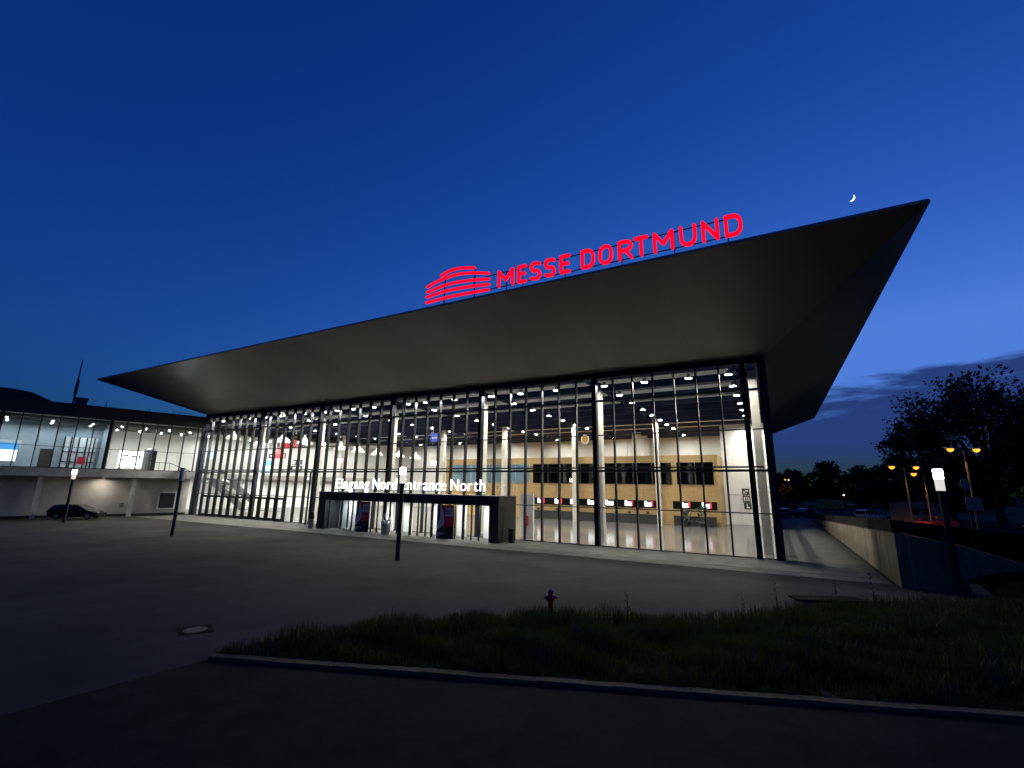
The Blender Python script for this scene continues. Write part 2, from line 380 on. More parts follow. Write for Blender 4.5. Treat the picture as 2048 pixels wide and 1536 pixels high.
# east side glazing
for j in range(1, 10):
    obj('mullion', mm, hall, (64.05, j*2.9, 0), rad(90))
for k, z in enumerate(ZR[1:5]): B('transom', 'frame', hall, 63.92, 64.22, 0.36, 26.1, z-0.09, z+0.09)
for j in range(9):
    y0 = j*2.9 + (0.37 if j == 0 else 0.04); y1 = (j+1)*2.9 - 0.04
    for k in range(5):
        z0 = ZR[k]+0.10; z1 = ZR[k+1]-0.10; pane(hall, y1-y0, z1-z0, (64.05, (y0+y1)/2, z0), 'glass', rad(90))
B('side_wall', 'white_wall', hall, 63.9, 64.2, 26.15, 48, 0, 12.58)
# door leaves in the lower left of the front
for i in range(1, 12):
    x = i*PT
    d = MB(); d.box(0.10, PT-0.10, -0.09, 0.09, 0.10, 0.30).box(0.10, PT-0.10, -0.09, 0.09, 2.28, 2.50).box(0.10, 0.24, -0.09, 0.09, 0.302, 2.278).box(PT-0.24, PT-0.10, -0.09, 0.09, 0.302, 2.278)
    dd = obj('door', d.mesh('door', 'frame'), hall, (x, 0, 0))
    if i > 5: obj('handle', MB().tube([(0.26, -0.14, 1.05), (PT-0.26, -0.14, 1.05)], 0.02, 5).mesh('handle', 'frame'), dd)
# floor, columns
B('floor', 'floor', hall, -24, 63.9, 0.3, 41, -0.12, 0.055)
cm = MB().box(-0.26, 0.26, -0.3, 0.3, 0.056, 12.2).mesh('column', 'column')
for i in COLI: obj('column', cm, hall, (i*PT + (0.34 if i < 43 else 0.55) - (64-i*PT)/33.4*2.3, 2.3, 0))
for x in (1.0, 11.7, 21.8, 32.2, 42.4, 52.5): obj('column', cm, hall, (x, 22.0, 0))
# ceiling
B('ceiling', 'ceiling_dark', hall, -0.3, 63.9, 0.2, 41, 12.45, 12.58); B('ceiling', 'panel_wall', hall, -16, -0.31, 0.4, 41, 12.2, 12.38)
bays = [-0.2] + [q*PT for q in COLI]
for k, y in enumerate((0.40, 5.1, 10.0, 15.1, 20.3, 25.5, 30.7, 35.9)):
    for a_, b_ in zip(bays, bays[1:]):
        B('ceiling_strip', 'ceiling_strip', hall, a_+0.15, b_-0.95, y, y+1.3+0.15*(k % 2), 12.10+0.02*(k % 3), 12.26)
for k in range(10):
    y = 2.35 + k*4.12
    B('beam', 'ceiling_dark', hall, -5, 63.6, y, y+0.22, 11.72, 12.44)
for k in range(9):
    y = 3.2 + k*4.12
    obj('duct', MB().tube([(-5, y, 12.06), (63.5, y, 12.06)], 0.16, 8).mesh('duct', 'ceiling_dark'), hall)
    obj('conduit', MB().tube([(-5, y+0.5, 12.15), (63.5, y+0.5, 12.15)], 0.035, 5).mesh('conduit', 'steel'), hall)
for i in [2] + COLI:
    x = i*PT - 0.55
    m_ = MB(); m_.box(x-0.09, x+0.09, 0.7, 40.5, 12.02, 12.19)
    tr = obj('truss', m_.mesh('truss', 'ceiling_dark'), hall)
    m2 = MB()
    for q in range(18):
        y = 1+q*2.2; m2.tube([(x-0.5, y, 12.30), (x+0.5, y+1.1, 11.98), (x-0.5, y+2.2, 12.30)], 0.035, 4)
    obj('lattice', m2.mesh('lattice', 'ceiling_dark'), tr)
# rear and end walls, with recessed joints between the wall panels
for k in range(14):
    x0 = -5.9 + k*5.0; x1 = min(63.9, x0+4.96)
    B('wall_panel', 'panel_wall', hall, x0, x1, 40.6, 41.0, 0.06, 12.44)
B('back_wall', 'grey_wall', hall, -6, 64, 41.01, 41.2, 0, 12.55)
for k in range(2): B('wall_panel', 'white_wall', hall, 58.62 + k*2.64, 61.22 + k*2.64, 30.5, 30.8, 0.06, 12.4)
wdr = B('wall_door', 'white_paint', hall, 58.9, 60.3, 30.44, 30.498, 0.06, 3.5); B('frame', 'panel_wall', wdr, 58.84, 58.898, 30.42, 30.498, 0.06, 3.56); B('frame', 'panel_wall', wdr, 60.302, 60.36, 30.42, 30.498, 0.06, 3.56); B('lintel', 'grey_wall', wdr, 58.84, 60.36, 30.42, 30.498, 3.502, 3.56); B('handle', 'steel', wdr, 60.1, 60.16, 30.36, 30.438, 1.2, 1.9)
B('light_shaft', 'white_wall', hall, 46.6, 47.6, 34.0, 40.5, 7.9, 12.3)
# timber clad ticket building
tv = B('timber_front', 'wood', hall, 20.4, 58.5, 25.2, 25.5, 0.06, 8.05)
B('roof_slab', 'wood', tv, 20.4, 58.5, 25.5, 40, 7.85, 8.04); B('side_cladding', 'wood', tv, 58.3, 58.6, 25.0, 30.4, 0.06, 8.05)
B('side_cladding', 'wood', tv, 20.2, 20.398, 25.0, 40, 0.06, 8.05)
xw = [21.4 + k*2.18 for k in range(7)] + [35.0 + k*2.31 for k in range(9)] + [54.0, 56.1, 58.1]
for a_, b_ in zip(xw, xw[1:]):
    if abs(a_-xw[6]) < 1e-6 or abs(a_-xw[15]) < 1e-6: continue
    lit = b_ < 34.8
    f = MB(); f.box(a_+0.03, b_-0.03, 25.10, 25.198, 4.62, 7.22); obj('window', f.mesh('window', 'blue_wall' if lit else 'grey_wall'), tv)  # lit rooms painted as a paler backing, unlit ones as dark grey
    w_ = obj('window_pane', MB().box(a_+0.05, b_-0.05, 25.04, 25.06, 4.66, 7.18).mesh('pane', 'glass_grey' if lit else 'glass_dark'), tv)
for xx in (24.6, 28.3, 31.0, 37.4, 40.1, 44.2, 46.9, 50.3, 55.2): B('reflection_strip', 'panel_wall', tv, xx, xx+0.35, 25.07, 25.095, 4.7, 7.1)  # pale strips put in for reflections and lit interiors in the glass
B('recess_band', 'rail_black', tv, 35.3, 51.9, 25.13, 25.198, 1.84, 2.72); B('recess_band', 'rail_black', tv, 53.4, 58.2, 25.13, 25.198, 1.84, 2.72)
for k in range(13): B('cladding_joint', 'counter', tv, 21.0+k*2.9, 21.015+k*2.9, 25.185, 25.199, 2.74, 4.6)

# lobby behind the left end of the front
wd = Vector((math.cos(WA), math.sin(WA), 0)); wn = Vector((-math.sin(WA), math.cos(WA), 0))
def WG(s, y, z=0): return O + wd*s + wn*y + Vector((0, 0, z))

# ------------------------------------------------------------------ wing
wing = thing('gallery_wing', 'two-storey side wing with glazed upper gallery above a white ground floor wall', 'building', O, WA)
B('floor_slab', 'concrete', wing, -34, -0.25, -0.15, 9, 4.40, 5.26)
B('floor_slab', 'concrete', wing, -34, 32, 9.02, 14, 4.60, 5.24)
for k in range(11): B('wall_panel', 'white_wall', wing, -9.1+k*4.6, -9.1+k*4.6+4.57, 14.0, 14.3, 0.05, 11.0 if k < 2 else 12.19)
B('back_wall', 'blue_wall', wing, -34, -9.3, 8.0, 8.3, 5.27, 10.9)
B('partition', 'blue_wall', wing, -9.3, -9.15, 0.4, 14, 5.27, 10.9)
B('gallery_ceiling', 'panel_wall', wing, -34, 0.6, 0.3, 14.3, 10.86, 11.0)
B('gallery_ceiling', 'panel_wall', wing, 0.62, 31, 7.5, 14.3, 10.86, 11.0)
for k in range(5): B('ceiling_beam', 'grey_wall', wing, -33.9, 0.5, 1.2+k*2.4, 1.5+k*2.4, 10.6, 10.858)
B('roof', 'roofing', wing, -34.2, -0.4, -0.6, 15, 11.02, 12.0); 
B('parapet', 'roofing', wing, -34.2, -0.4, -0.7, -0.4, 10.82, 12.25)
rp = MB(); rp.prism([(-40, 12.05), (-17.6, 12.05), (-9.5, 12.05), (-12.5, 13.1), (-16.4, 14.9), (-18, 15.1), (-40, 15.3)], 14, 26, 'y'); obj('hall_roof', rp.mesh('hall_roof', 'roofing'), wing)
for i in range(24):
    s = -0.82 - i*1.437
    wide = i in (6, 12, 18)
    B('mullion', 'frame', wing, s-(0.14 if wide else 0.05), s+(0.14 if wide else 0.05), -0.16, 0.10, 5.27, 10.84)
    if i < 14:
        a_ = s-1.437+(0.14 if (i+1) in (6, 12) else 0.05); b_ = s-(0.14 if wide else 0.05)
        gm = 'glass' if i < 6 else 'glass_grey'
        pane(wing, b_-a_, 2.15, ((a_+b_)/2, -0.03, 5.36), gm); pane(wing, b_-a_, 3.22, ((a_+b_)/2, -0.03, 7.58), gm)
B('transom', 'frame', wing, -34, -0.3, -0.08, 0.04, 7.52, 7.57); B('transom', 'frame', wing, -34, -0.3, -0.10, 0.06, 5.265, 5.35)
B('mullion', 'frame', wing, -0.45, -0.18, -0.2, 0.2, 0.0, 12.3)
# ground floor of the wing
B('wall', 'stucco', wing, -34, -0.5, 1.6, 1.9, 0.0, 4.39)
B('plinth', 'black', wing, -34, -0.5, 1.545, 1.598, 0.0, 0.28)
for s in (-6.3, -14.2, -22.0, -30.0): B('column', 'concrete', wing, s-0.2, s+0.2, 0.15, 0.55, 0.0, 4.39)
bw = B('display_window', 'black', wing, -3.4, -1.85, 1.53, 1.596, 0.85, 2.65); B('frame', 'white_paint', bw, -3.55, -1.70, 1.56, 1.597, 0.70, 2.80)
B('meter_box', 'grey_wall', wing, -7.15, -6.72, 1.48, 1.598, 1.0, 1.5)
B('soffit_panel', 'stucco', wing, -34, -0.5, 0.0, 1.59, 4.36, 4.395)
# things on the wing's roof
def roof_mast(s, y, h, r, lab, nm='roof_mast', lean=0.0):
    m_ = MB(); m_.tube([(0, 0, 0), (lean*0.5, 0, h*0.5), (lean, 0, h)], [r, r*0.8, r*0.45], 6); m_.tube([(0.0, 0, h*0.35), (0.03+lean*.4, 0, h*0.62)], r*1.5, 6)
    return tag(obj(nm, m_.mesh(nm, 'roofing'), None, WG(s, y, 12.0), WA), lab, 'mast')
roof_mast(-12.7, 8, 6.9, 0.11, 'tall tapering mast on the wing roof against the sky')
roof_mast(-9.6, 8, 2.2, 0.05, 'thin short antenna on the wing roof beside the tall mast')
roof_mast(-5.1, 8, 1.6, 0.05, 'thin antenna on the wing roof nearer the hall')
m_ = MB().box(-0.55, 0.55, -0.5, 0.5, 0, 1.7).box(-0.62, 0.62, -0.57, 0.57, 1.702, 2.05); tag(obj('roof_vent', m_.mesh('roof_vent', 'grey_wall'), None, WG(-12.0, 8, 12.0), WA), 'boxy capped ventilator at the foot of the tall roof mast', 'ventilator')
m_ = MB()
for z in (0.55, 0.8, 1.1, 1.4): m_.tube([(-1.2, 0, z), (0.9, 0, z)], 0.03, 5)
for x in (-1.2, -0.5, 0.2, 0.9): m_.tube([(x, 0, 0), (x, 0, 1.4)], 0.035, 5)
tag(obj('roof_railing', m_.mesh('roof_railing', 'frame'), None, WG(-1.4, 7, 12.0), WA), 'small barred railing on the wing roof next to the hall eaves', 'railing')

# staircase in the lobby
st = thing('staircase', 'straight staircase with solid grey side rising to the gallery', 'stairs', W(0, 0), A)
NS = 22
tm = MB().box(-0.27, 0.27, 6.6, 9.0, -0.05, 0.05).mesh('tread', 'concrete')
for k in range(NS): obj('tread', tm, st, (-0.6-k*0.52, 0, 0.14+k*0.236))
for y in (6.5, 9.02): obj('side_panel', MB().prism([(-0.2, 0.06), (-12.2, 5.1), (-12.2, 6.1), (-11.5, 6.1), (-0.2, 1.1)], y, y+0.08, 'y').mesh('side_panel', 'grey_wall'), st)
obj('handrail', MB().tube([(-0.2, 6.55, 1.3), (-11.6, 6.55, 6.35), (-14.0, 6.55, 6.35)], 0.04, 5).mesh('handrail', 'frame'), st)

ORD = ['first', 'second', 'third', 'fourth', 'fifth', 'sixth', 'seventh', 'eighth', 'ninth', 'tenth', 'eleventh', 'twelfth', 'thirteenth', 'fourteenth']
# ------------------------------------------------------------------ lamps indoors
lm = MB(); lm.lathe([(0.05, 0.42), (0.10, 0.38), (0.17, 0.10), (0.24, 0.0), (0.235, 0.0)], 12, caps=False); lm.lathe([(0.0001, 0.02), (0.225, 0.021)], 12, mi=1, caps=False)
LM = lm.mesh('ceiling_lamp', ['steel', 'lamp_lens'])
rows = [(62.0, 'rightmost receding row'), (52.75, 'second receding row from the right end'), (42.5, 'third receding row from the right end'), (33.0, 'fourth receding row from the right end'), (23.0, 'fifth receding row from the right end'), (13.3, 'sixth receding row from the right end'), (4.2, 'leftmost receding row')]
for x, w_ in rows:
    for k in range(10):
        if x < 10 and k == 0: continue
        o = obj('ceiling_lamp', LM, None, W(x + (0.5 if x < 60 else 0), 0.75 + k*4.05, 11.75), A)
        tag(o, ORD[k] + ' floodlight from the glass in the ' + w_, 'ceiling lamp', 'floodlight ' + w_)
for k, x in enumerate((2.3, 7.8, 11.0, 14.9, 18.2, 21.5, 25.9, 28.9, 35.7, 39.0, 45.9, 49.2, 56.3, 59.4)):
    tag(obj('ceiling_lamp', LM, None, W(x, 0.75, 11.75), A), ORD[k] + ' floodlight from the left just behind the glass, between the receding rows', 'ceiling lamp', 'floodlights just behind the front glazing')
# conical pendants
def pendant(name, mtl='shade_white'):
    r = obj(name, None)
    m_ = MB(); m_.lathe([(0.10, 0.95), (0.13, 0.62), (0.30, 0.50), (0.72, 0.06), (0.74, 0.0), (0.70, 0.0), (0.28, 0.46), (0.1, 0.58)], 18, caps=False); obj('lamp_shade', m_.mesh('lamp_shade', mtl, True), r)
    obj('bulb', MB().lathe([(0.0001, 0.12), (0.2, 0.16), (0.22, 0.24), (0.12, 0.4)], 10, caps=False).mesh('bulb', 'gallery_lens'), r)
    obj('rod', MB().tube([(0, 0, 0.9), (0, 0, 3.1)], 0.02, 5).mesh('rod', 'frame'), r)
    return r
p0 = None
pend = [(14, 1.4, 8.9, 'first in the row, closest to the glass'), (14, 4.3, 8.95, 'second in the row behind the glass'), (14, 7.0, 8.75, 'third in the row behind the glass'), (14, 9.9, 8.7, 'fourth in the row behind the glass'), (14, 13.0, 8.6, 'fifth in the row behind the glass'), (14, 16.5, 8.4, 'sixth in the row behind the glass'), (14, 21.2, 8.45, 'second from the far end of the row'), (14, 25.0, 8.4, 'farthest in the row, smallest in view'),
        (3.0, 1.9, 9.7, 'hanging alone by the far left corner of the hall'), (3.4, 5.4, 9.2, 'hanging low behind the leftmost column')]
for x, y, z, w_ in pend:
    p = pendant('pendant_lamp') if p0 is None else copy_tree(p0)
    p0 = p0 or p
    p.location = W(x, y, z-0.15); p.scale = (1.25, 1.25, 1.1); tag(p, 'white conical pendant lamp, ' + w_, 'pendant lamp', 'white conical pendant lamps')
# gallery downlights
gm_ = MB(); gm_.lathe([(0.13, 0.10), (0.13, 0.0), (0.12, 0.0)], 12, caps=False); gm_.lathe([(0.0001, 0.01), (0.12, 0.011)], 12, mi=1, caps=False)
GL = gm_.mesh('downlight', ['white_paint', 'gallery_lens']); GC = gm_.mesh('downlight', ['white_paint', 'cool_lens'])
for k, s in enumerate((-8.0, -5.6, -3.2, -0.9)):
    for q, y in enumerate((3.9, 8.7)): tag(obj('downlight', GL, None, WG(s, y, 10.48), WA), ORD[k] + ' downlight from the left in the ' + ('front' if q == 0 else 'rear') + ' row of the bright gallery', 'downlight', 'downlights in the bright gallery room')
for k, s in enumerate(np.arange(3.0, 30, 3.0)):
    tag(obj('downlight', GL, None, WG(s, 11.6, 10.7), WA), ORD[k] + ' downlight from the left above the lobby gallery', 'downlight', 'downlights over the lobby gallery')
    tag(obj('downlight', GL, None, WG(s, 11.5, 4.48), WA), ORD[k] + ' downlight from the left under the lobby gallery floor', 'downlight', 'downlights under the lobby gallery')
for k, s in enumerate((-10.8, -14.2, -17.8)):
    for q, y in enumerate((2.8, 6.2)): tag(obj('downlight', GC, None, WG(s, y, 10.48), WA), ORD[2-k] + ' cool downlight from the left in the ' + ('front' if q == 0 else 'rear') + ' row of the dim gallery', 'downlight', 'downlights in the dim gallery room')
o = tag(obj('soffit_light', gm_.mesh('soffit_light', ['white_paint', 'soffit_spot']), None, WG(-9.1, 0.55, 4.24), WA), 'round light under the wing slab washing the white wall', 'wall lamp')

# ------------------------------------------------------------------ fittings indoors
def hall_box(nm, label, cat, x0, x1, y0, y1, z0, z1, mt, group=None):
    cx, cyy = (x0+x1)/2, (y0+y1)/2
    return tag(obj(nm, MB().box(x0-cx, x1-cx, y0-cyy, y1-cyy, 0, z1-z0).mesh(nm, mt), None, W(cx, cyy, z0), A), label, cat, group)
def desk(x0, x1, label):
    d = thing('reception_counter', label, 'counter', W((x0+x1)/2, 24.3), A); h = (x1-x0)/2
    B('front_panel', 'counter', d, -h, h, -0.25, 0.25, 0.06, 1.06); B('worktop', 'black', d, -h-0.03, h+0.03, -0.32, 0.4, 1.062, 1.11)
    return d
desk(35.6, 51.8, 'long dark grey ticket counter below the row of screens'); desk(53.6, 58.1, 'short dark grey ticket counter beside the wooden side wall')
ords = ['first', 'second', 'third', 'fourth', 'fifth', 'sixth', 'seventh', 'eighth', 'ninth']
for k, (x, red) in enumerate(((35.75, 1), (38.3, 1), (40.5, 0), (42.9, 0), (45.25, 0), (47.7, 1), (50.1, 1), (54.3, 1), (56.6, 1))):
    s_ = thing('screen', ords[k] + ' lit counter screen from the left' + (' with a red right edge' if red else ', all white'), 'screen', W(x+0.5, 25.08, 2.02), A, 'screens above the ticket counter')
    B('casing', 'black', s_, -0.55, 0.55, 0.0, 0.04, -0.04, 0.66)
    B('display', 'screen_white', s_, -0.50, 0.28 if red else 0.50, -0.012, -0.001, 0.0, 0.46)
    B('header', 'screen_white', s_, -0.50, -0.22, -0.012, -0.001, 0.462, 0.62)
    if red: B('stripe', 'screen_red', s_, 0.282, 0.50, -0.012, -0.001, 0.0, 0.62)
for k, x in enumerate((36.2, 38.9, 44.6, 46.8, 48.4, 50.6, 54.9)):
    m_ = MB(); m_.box(-0.16, 0.16, -0.03, 0.03, 0.06, 0.34).box(-0.03, 0.03, -0.03, 0.03, 0.0, 0.06); tag(obj('desk_monitor', m_.mesh('desk_monitor', 'black'), None, W(x, 24.4, 1.11), A), 'small black monitor on the ticket counter, ' + ords[k] + ' from the left', 'monitor', 'monitors on the counter')
def potted(x, y, h, lab):
    t = thing('potted_plant', lab, 'plant', W(x, y, 0.055), A)
    obj('pot', MB().lathe([(0.26, 0), (0.34, 0.5), (0.30, 0.5), (0.28, 0.42)], 12).mesh('pot', 'black'), t)
    m_ = MB()
    for k in range(90):
        a_ = random.uniform(0, 6.28); r = random.uniform(0.1, 0.62); z = 0.4+random.random()*h; q = Vector((r*math.cos(a_), r*math.sin(a_), z)); u = Vector((random.gauss(0,1), random.gauss(0,1), random.gauss(0,1))).normalized()*0.2; v = u.orthogonal().normalized()*0.08
        m_.quad([q-v, q+u, q+v, q-u])
    obj('foliage', m_.mesh('foliage', 'plant'), t)
potted(55.2, 22.8, 1.5, 'dark leafy pot plant before the short counter, left of two'); potted(56.9, 22.6, 1.8, 'taller dark leafy pot plant before the short counter, right of two')
def board(nm, label, x0, x1, y, z0, z1, mt, marks=(), cat='sign', txt=None, tm='white_paint', hang=None, rz=A):
    t = thing(nm, label, cat, W((x0+x1)/2, y, z0), rz); h = (x1-x0)/2
    B('panel', mt, t, -h, h, 0, 0.06, 0, z1-z0)
    for (a_, b_, c_, d_, mk) in marks: B('symbol', mk, t, -h+a_, -h+b_, -0.012, -0.002, c_, d_)
    if txt:
        me, w_ = text_mesh(txt, tm, 0.01); s_ = min((z1-z0)*0.85, (2*h-0.25)/w_) if w_ else 1
        o = obj('lettering', me, t, (h-0.12-w_*s_, -0.02, (z1-z0)/2-0.36*s_)); o.scale = (s_, 1, s_)
    if hang: obj('hanger', MB().tube([(-h*0.8, 0.03, z1-z0), (-h*0.8, 0.03, hang-z0)], 0.02, 4).tube([(h*0.8, 0.03, z1-z0), (h*0.8, 0.03, hang-z0)], 0.02, 4).mesh('hanger', 'steel'), t)
    return t
board('direction_sign', 'red hanging hall sign reading 1-3 with an arrow square', 7.0, 10.2, 6, 8.62, 9.5, 'sign_red', [(0.15, 0.75, 0.3, 0.5, 'white_paint')], txt='1-3', hang=12.1)
board('direction_sign', 'white pictogram board just left of the red 1-3 sign', 5.4, 6.96, 6.0, 8.65, 9.5, 'white_paint', [(0.1, 0.6, 0.15, 0.7, 'sign_dark'), (0.85, 1.45, 0.15, 0.7, 'sign_dark')])
board('direction_sign', 'red hanging hall sign reading 4 below the 1-3 sign', 5.9, 7.7, 6, 7.98, 8.58, 'sign_red', [(0.12, 0.5, 0.2, 0.4, 'white_paint')], txt='4')
board('direction_sign', 'red hanging hall sign reading 5-8, lowest of three', 6.15, 8.25, 6, 7.26, 7.94, 'sign_red', txt='5-8')
board('direction_sign', 'dark arrow board left of the red 5-8 sign', 4.7, 6.1, 6, 7.3, 7.94, 'sign_dark', [(0.4, 1.0, 0.25, 0.4, 'white_paint')])
board('pictogram_board', 'upper dark board with white arrow pictograms in the lobby', 9.3, 11.2, 6.4, 6.42, 7.05, 'sign_dark', [(0.15, 0.55, 0.1, 0.5, 'white_paint'), (1.2, 1.5, 0.1, 0.5, 'white_paint')])
board('pictogram_board', 'lower dark board with white pictograms in the lobby', 8.4, 11.25, 6.4, 5.66, 6.3, 'sign_dark', [(0.3, 0.6, 0.1, 0.5, 'white_paint'), (1.1, 1.6, 0.1, 0.5, 'white_paint'), (2.2, 2.5, 0.1, 0.5, 'white_paint')])
board('info_screen', 'bright blue and white information screen on the gallery edge', 3.0, 5.3, 6.4, 5.4, 7.0, 'screen_blue', [(0.15, 2.1, 0.1, 1.0, 'screen_sky')], 'screen')
board('info_screen', 'narrow blue screen left of the large blue information screen', 1.2, 2.1, 6.4, 5.4, 7.0, 'screen_blue', [(0.1, 0.75, 0.1, 0.8, 'screen_sky')], 'screen')
board('info_screen', 'small pale screen high on the far left lobby wall', -9.4, -8.3, 6.0, 7.4, 8.7, 'screen_sky', [], 'screen')
board('exit_sign', 'lit white exit sign on the left lobby side', 7.6, 8.7, 15, 7.2, 7.75, 'exit_white', [], 'exit sign', hang=12.1)
board('exit_sign', 'lit white exit sign beside the timber ticket building', 25.2, 26.4, 15, 6.6, 7.15, 'exit_white', [], 'exit sign', hang=12.1)
board('hall_marker', 'square blue sign hanging below the ceiling', 27.4, 28.6, 12, 9.25, 10.35, 'sign_blue', [(0.2, 1.0, 0.45, 0.65, 'white_paint')], hang=12.1)
board('pictogram_board', 'dark toilet sign with a white arrow, topmost of three on the right wall', 60.55, 61.35, 30.3, 3.55, 4.3, 'sign_dark', [(0.15, 0.3, 0.15, 0.45, 'white_paint'), (0.15, 0.5, 0.12, 0.22, 'white_paint'), (0.35, 0.65, 0.4, 0.55, 'white_paint')])
board('pictogram_board', 'dark toilet sign with three white figures, middle of three', 60.6, 61.4, 30.3, 2.72, 3.45, 'sign_dark', [(0.12, 0.24, 0.1, 0.6, 'white_paint'), (0.34, 0.46, 0.1, 0.6, 'white_paint'), (0.56, 0.68, 0.1, 0.6, 'white_paint')])
board('pictogram_board', 'dark sign with a white wheelchair mark, lowest of three', 60.65, 61.45, 30.3, 1.9, 2.62, 'sign_dark', [(0.3, 0.42, 0.3, 0.6, 'white_paint'), (0.25, 0.6, 0.12, 0.26, 'white_paint')])
cr_ = thing('hanging_crest', 'round golden emblem with pale rim hanging before the rear wall', 'emblem', W(48.2, 10, 8.3), A)
obj('rim', MB().prism([(0.42*math.cos(k*0.2618), 0.42+0.46*math.sin(k*0.2618)) for k in range(24)], 0, 0.05).mesh('rim', 'white_paint'), cr_)
obj('shield', MB().prism([(0.3*math.cos(k*0.2618), 0.42+0.34*math.sin(k*0.2618)) for k in range(24)], -0.012, -0.002).mesh('shield', 'gold'), cr_)
obj('cord', MB().tube([(0, 0.03, 0.86), (0, 0.03, 3.8)], 0.012, 4).mesh('cord', 'frame'), cr_)
gp = hall_box('partition_panel', 'grey partition panel behind the glass right of the entrance', 'partition', 45.3, 46.55, 2.0, 2.15, 0.06, 3.5, 'panel_wall')
fb = thing('fire_hose_box', 'narrow red fire cabinet on the grey partition panel', 'fire cabinet', W(45.95, 1.9, 0.95), A); B('cabinet', 'red_paint', fb, -0.16, 0.16, -0.08, 0.09, 0, 0.8); B('label_plate', 'white_paint', fb, -0.12, -0.02, -0.088, -0.081, 0.55, 0.72)
# gallery fittings
def wing_box(nm, label, cat, s0, s1, y0, y1, z0, z1, mt):
    return tag(obj(nm, MB().box(-(s1-s0)/2, (s1-s0)/2, -(y1-y0)/2, (y1-y0)/2, 0, z1-z0).mesh(nm, mt), None, WG((s0+s1)/2, (y0+y1)/2, z0), WA), label, cat)
ws = thing('video_wall', 'bright picture screen at the far left end of the gallery', 'screen', WG(-17.2, 4.0, 5.9), WA)
B('casing', 'panel_wall', ws, -1.1, 0.95, 0.02, 0.3, -0.3, 2.3); B('sky_picture', 'screen_blue', ws, -0.95, 0.78, 0.0, 0.018, 1.25, 2.0); B('land_picture', 'screen_white', ws, -0.95, 0.78, 0.0, 0.018, 0.05, 1.248)
lb = thing('light_board', 'large glowing white board with dark squiggles in the gallery', 'display board', WG(-6.05, 8.0, 5.75), WA)
B('panel', 'screen_white', lb, -1.3, 1.3, 0, 0.12, 0, 2.1)
for (a_, b_, c_, d_) in ((-0.9, -0.3, 1.45, 1.65), (-0.95, -0.75, 0.9, 1.1), (0.0, 0.5, 1.3, 1.5), (0.75, 0.95, 1.2, 1.6), (-0.2, 0.2, 0.25, 0.33)): B('mark', 'sign_dark', lb, a_, b_, -0.012, -0.002, c_, d_)
ct = thing('info_column', 'tall rounded silver column with a dark side in the gallery', 'column', WG(-4.65, 5.0, 5.27), WA)
obj('shell', MB().lathe([(0.62, 0), (0.62, 2.7), (0.52, 2.9), (0.2, 2.98)], 18).mesh('shell', 'steel', True), ct); B('screen_face', 'black', ct, 0.05, 0.66, -0.68, 0.2, 0.1, 2.6)
gr = thing('gallery_railing', 'thin handrail descending at the right end of the gallery', 'railing', WG(0, 0), WA)
obj('top_rail', MB().tube([(-3.9, 9.0, 6.55), (-1.6, 9.0, 6.55), (1.2, 9.0, 5.4)], 0.04, 5).mesh('top_rail', 'frame'), gr)
for s in (-3.9, -2.8, -1.6, -0.4): obj('post', MB().tube([(s, 9.0, 5.25), (s, 9.0, 6.5 if s < -1 else 6.0)], 0.03, 5).mesh('post', 'frame'), gr)
ig = thing('inner_glazed_screen', 'white panel painted as lit inner glazing with dark bars in the dim gallery', 'partition', WG(-11.2, 7.4, 5.27), WA)
B('panel', 'white_wall', ig, -1.5, 1.5, 0.1, 0.2, 0, 3.9)  # white colour stands in for the lit corridor behind the bars
for x in (-1.5, -0.9, -0.2, 0.5, 1.2): B('bar', 'frame', ig, x-0.07, x+0.07, 0.0, 0.09, 0, 3.9)
for z in (0.9, 2.1): B('bar', 'frame', ig, -1.5, 1.5, 0.02, 0.08, z-0.05, z+0.05)
wing_box('wooden_door', 'dark wooden door in the dim left half of the gallery', 'door', -14.6, -13.5, 7.85, 7.98, 5.27, 7.6, 'bark')
wing_box('red_poster', 'small dark red panel low in the gallery near the partition', 'poster', -11.3, -10.6, 6.3, 6.4, 5.9, 6.8, 'sign_red')

# ------------------------------------------------------------------ entrance portal
por = thing('entrance_portal', 'low black entrance box with glass doors projecting from the hall front', 'entrance', W(0, 0), A)
B('fascia', 'portal', por, 26.5, 46.1, -2.9, -0.2, 2.62, 3.34)
B('jamb', 'portal', por, 26.5, 27.5, -2.88, -0.2, 0.012, 2.618); B('jamb', 'portal', por, 45.3, 46.1, -2.88, -2.2, 0.012, 2.618)
B('side_panel', 'portal_side', por, 45.9, 46.12, -2.198, -0.2, 0.012, 2.618)
for k in range(2): B('side_panel', 'portal_side', por, 46.104, 46.13, -2.86+k*1.34, -1.56+k*1.34, 2.63, 3.33)
dm = [27.53, 29.11, 29.94, 30.51, 31.28, 32.89, 33.59, 34.46, 35.03, 35.92, 37.33, 38.13, 38.96, 39.57, 40.32, 41.88, 42.64, 43.42, 44.1, 45.2]
for k, x in enumerate(dm): wdt = 0.09 if k % 3 == 1 else 0.045; B('door_post', 'frame', por, x-wdt, x+wdt, -2.42, -2.30, 0.014, 2.618)
for k, (a_, b_) in enumerate(zip(dm, dm[1:])):
    pane(por, b_-a_-0.2, 2.5, ((a_+b_)/2, -2.36, 0.07), 'glass_grey' if k < 4 else 'glass')
for k in (3, 6, 8, 10, 13, 16): obj('handle', MB().tube([(dm[k]+0.16, -2.46, 0.75), (dm[k]+0.16, -2.46, 1.35)], 0.018, 5).mesh('handle', 'steel'), por)
B('inner_wall', 'panel_wall', por, 27.55, 31.2, -1.2, -1.05, 0.06, 2.6)
for x in (33.1, 35.3, 38.5, 41.0, 43.6): B('inner_wall', 'white_wall', por, x, x+0.9, -0.9, -0.75, 0.06, 2.6)
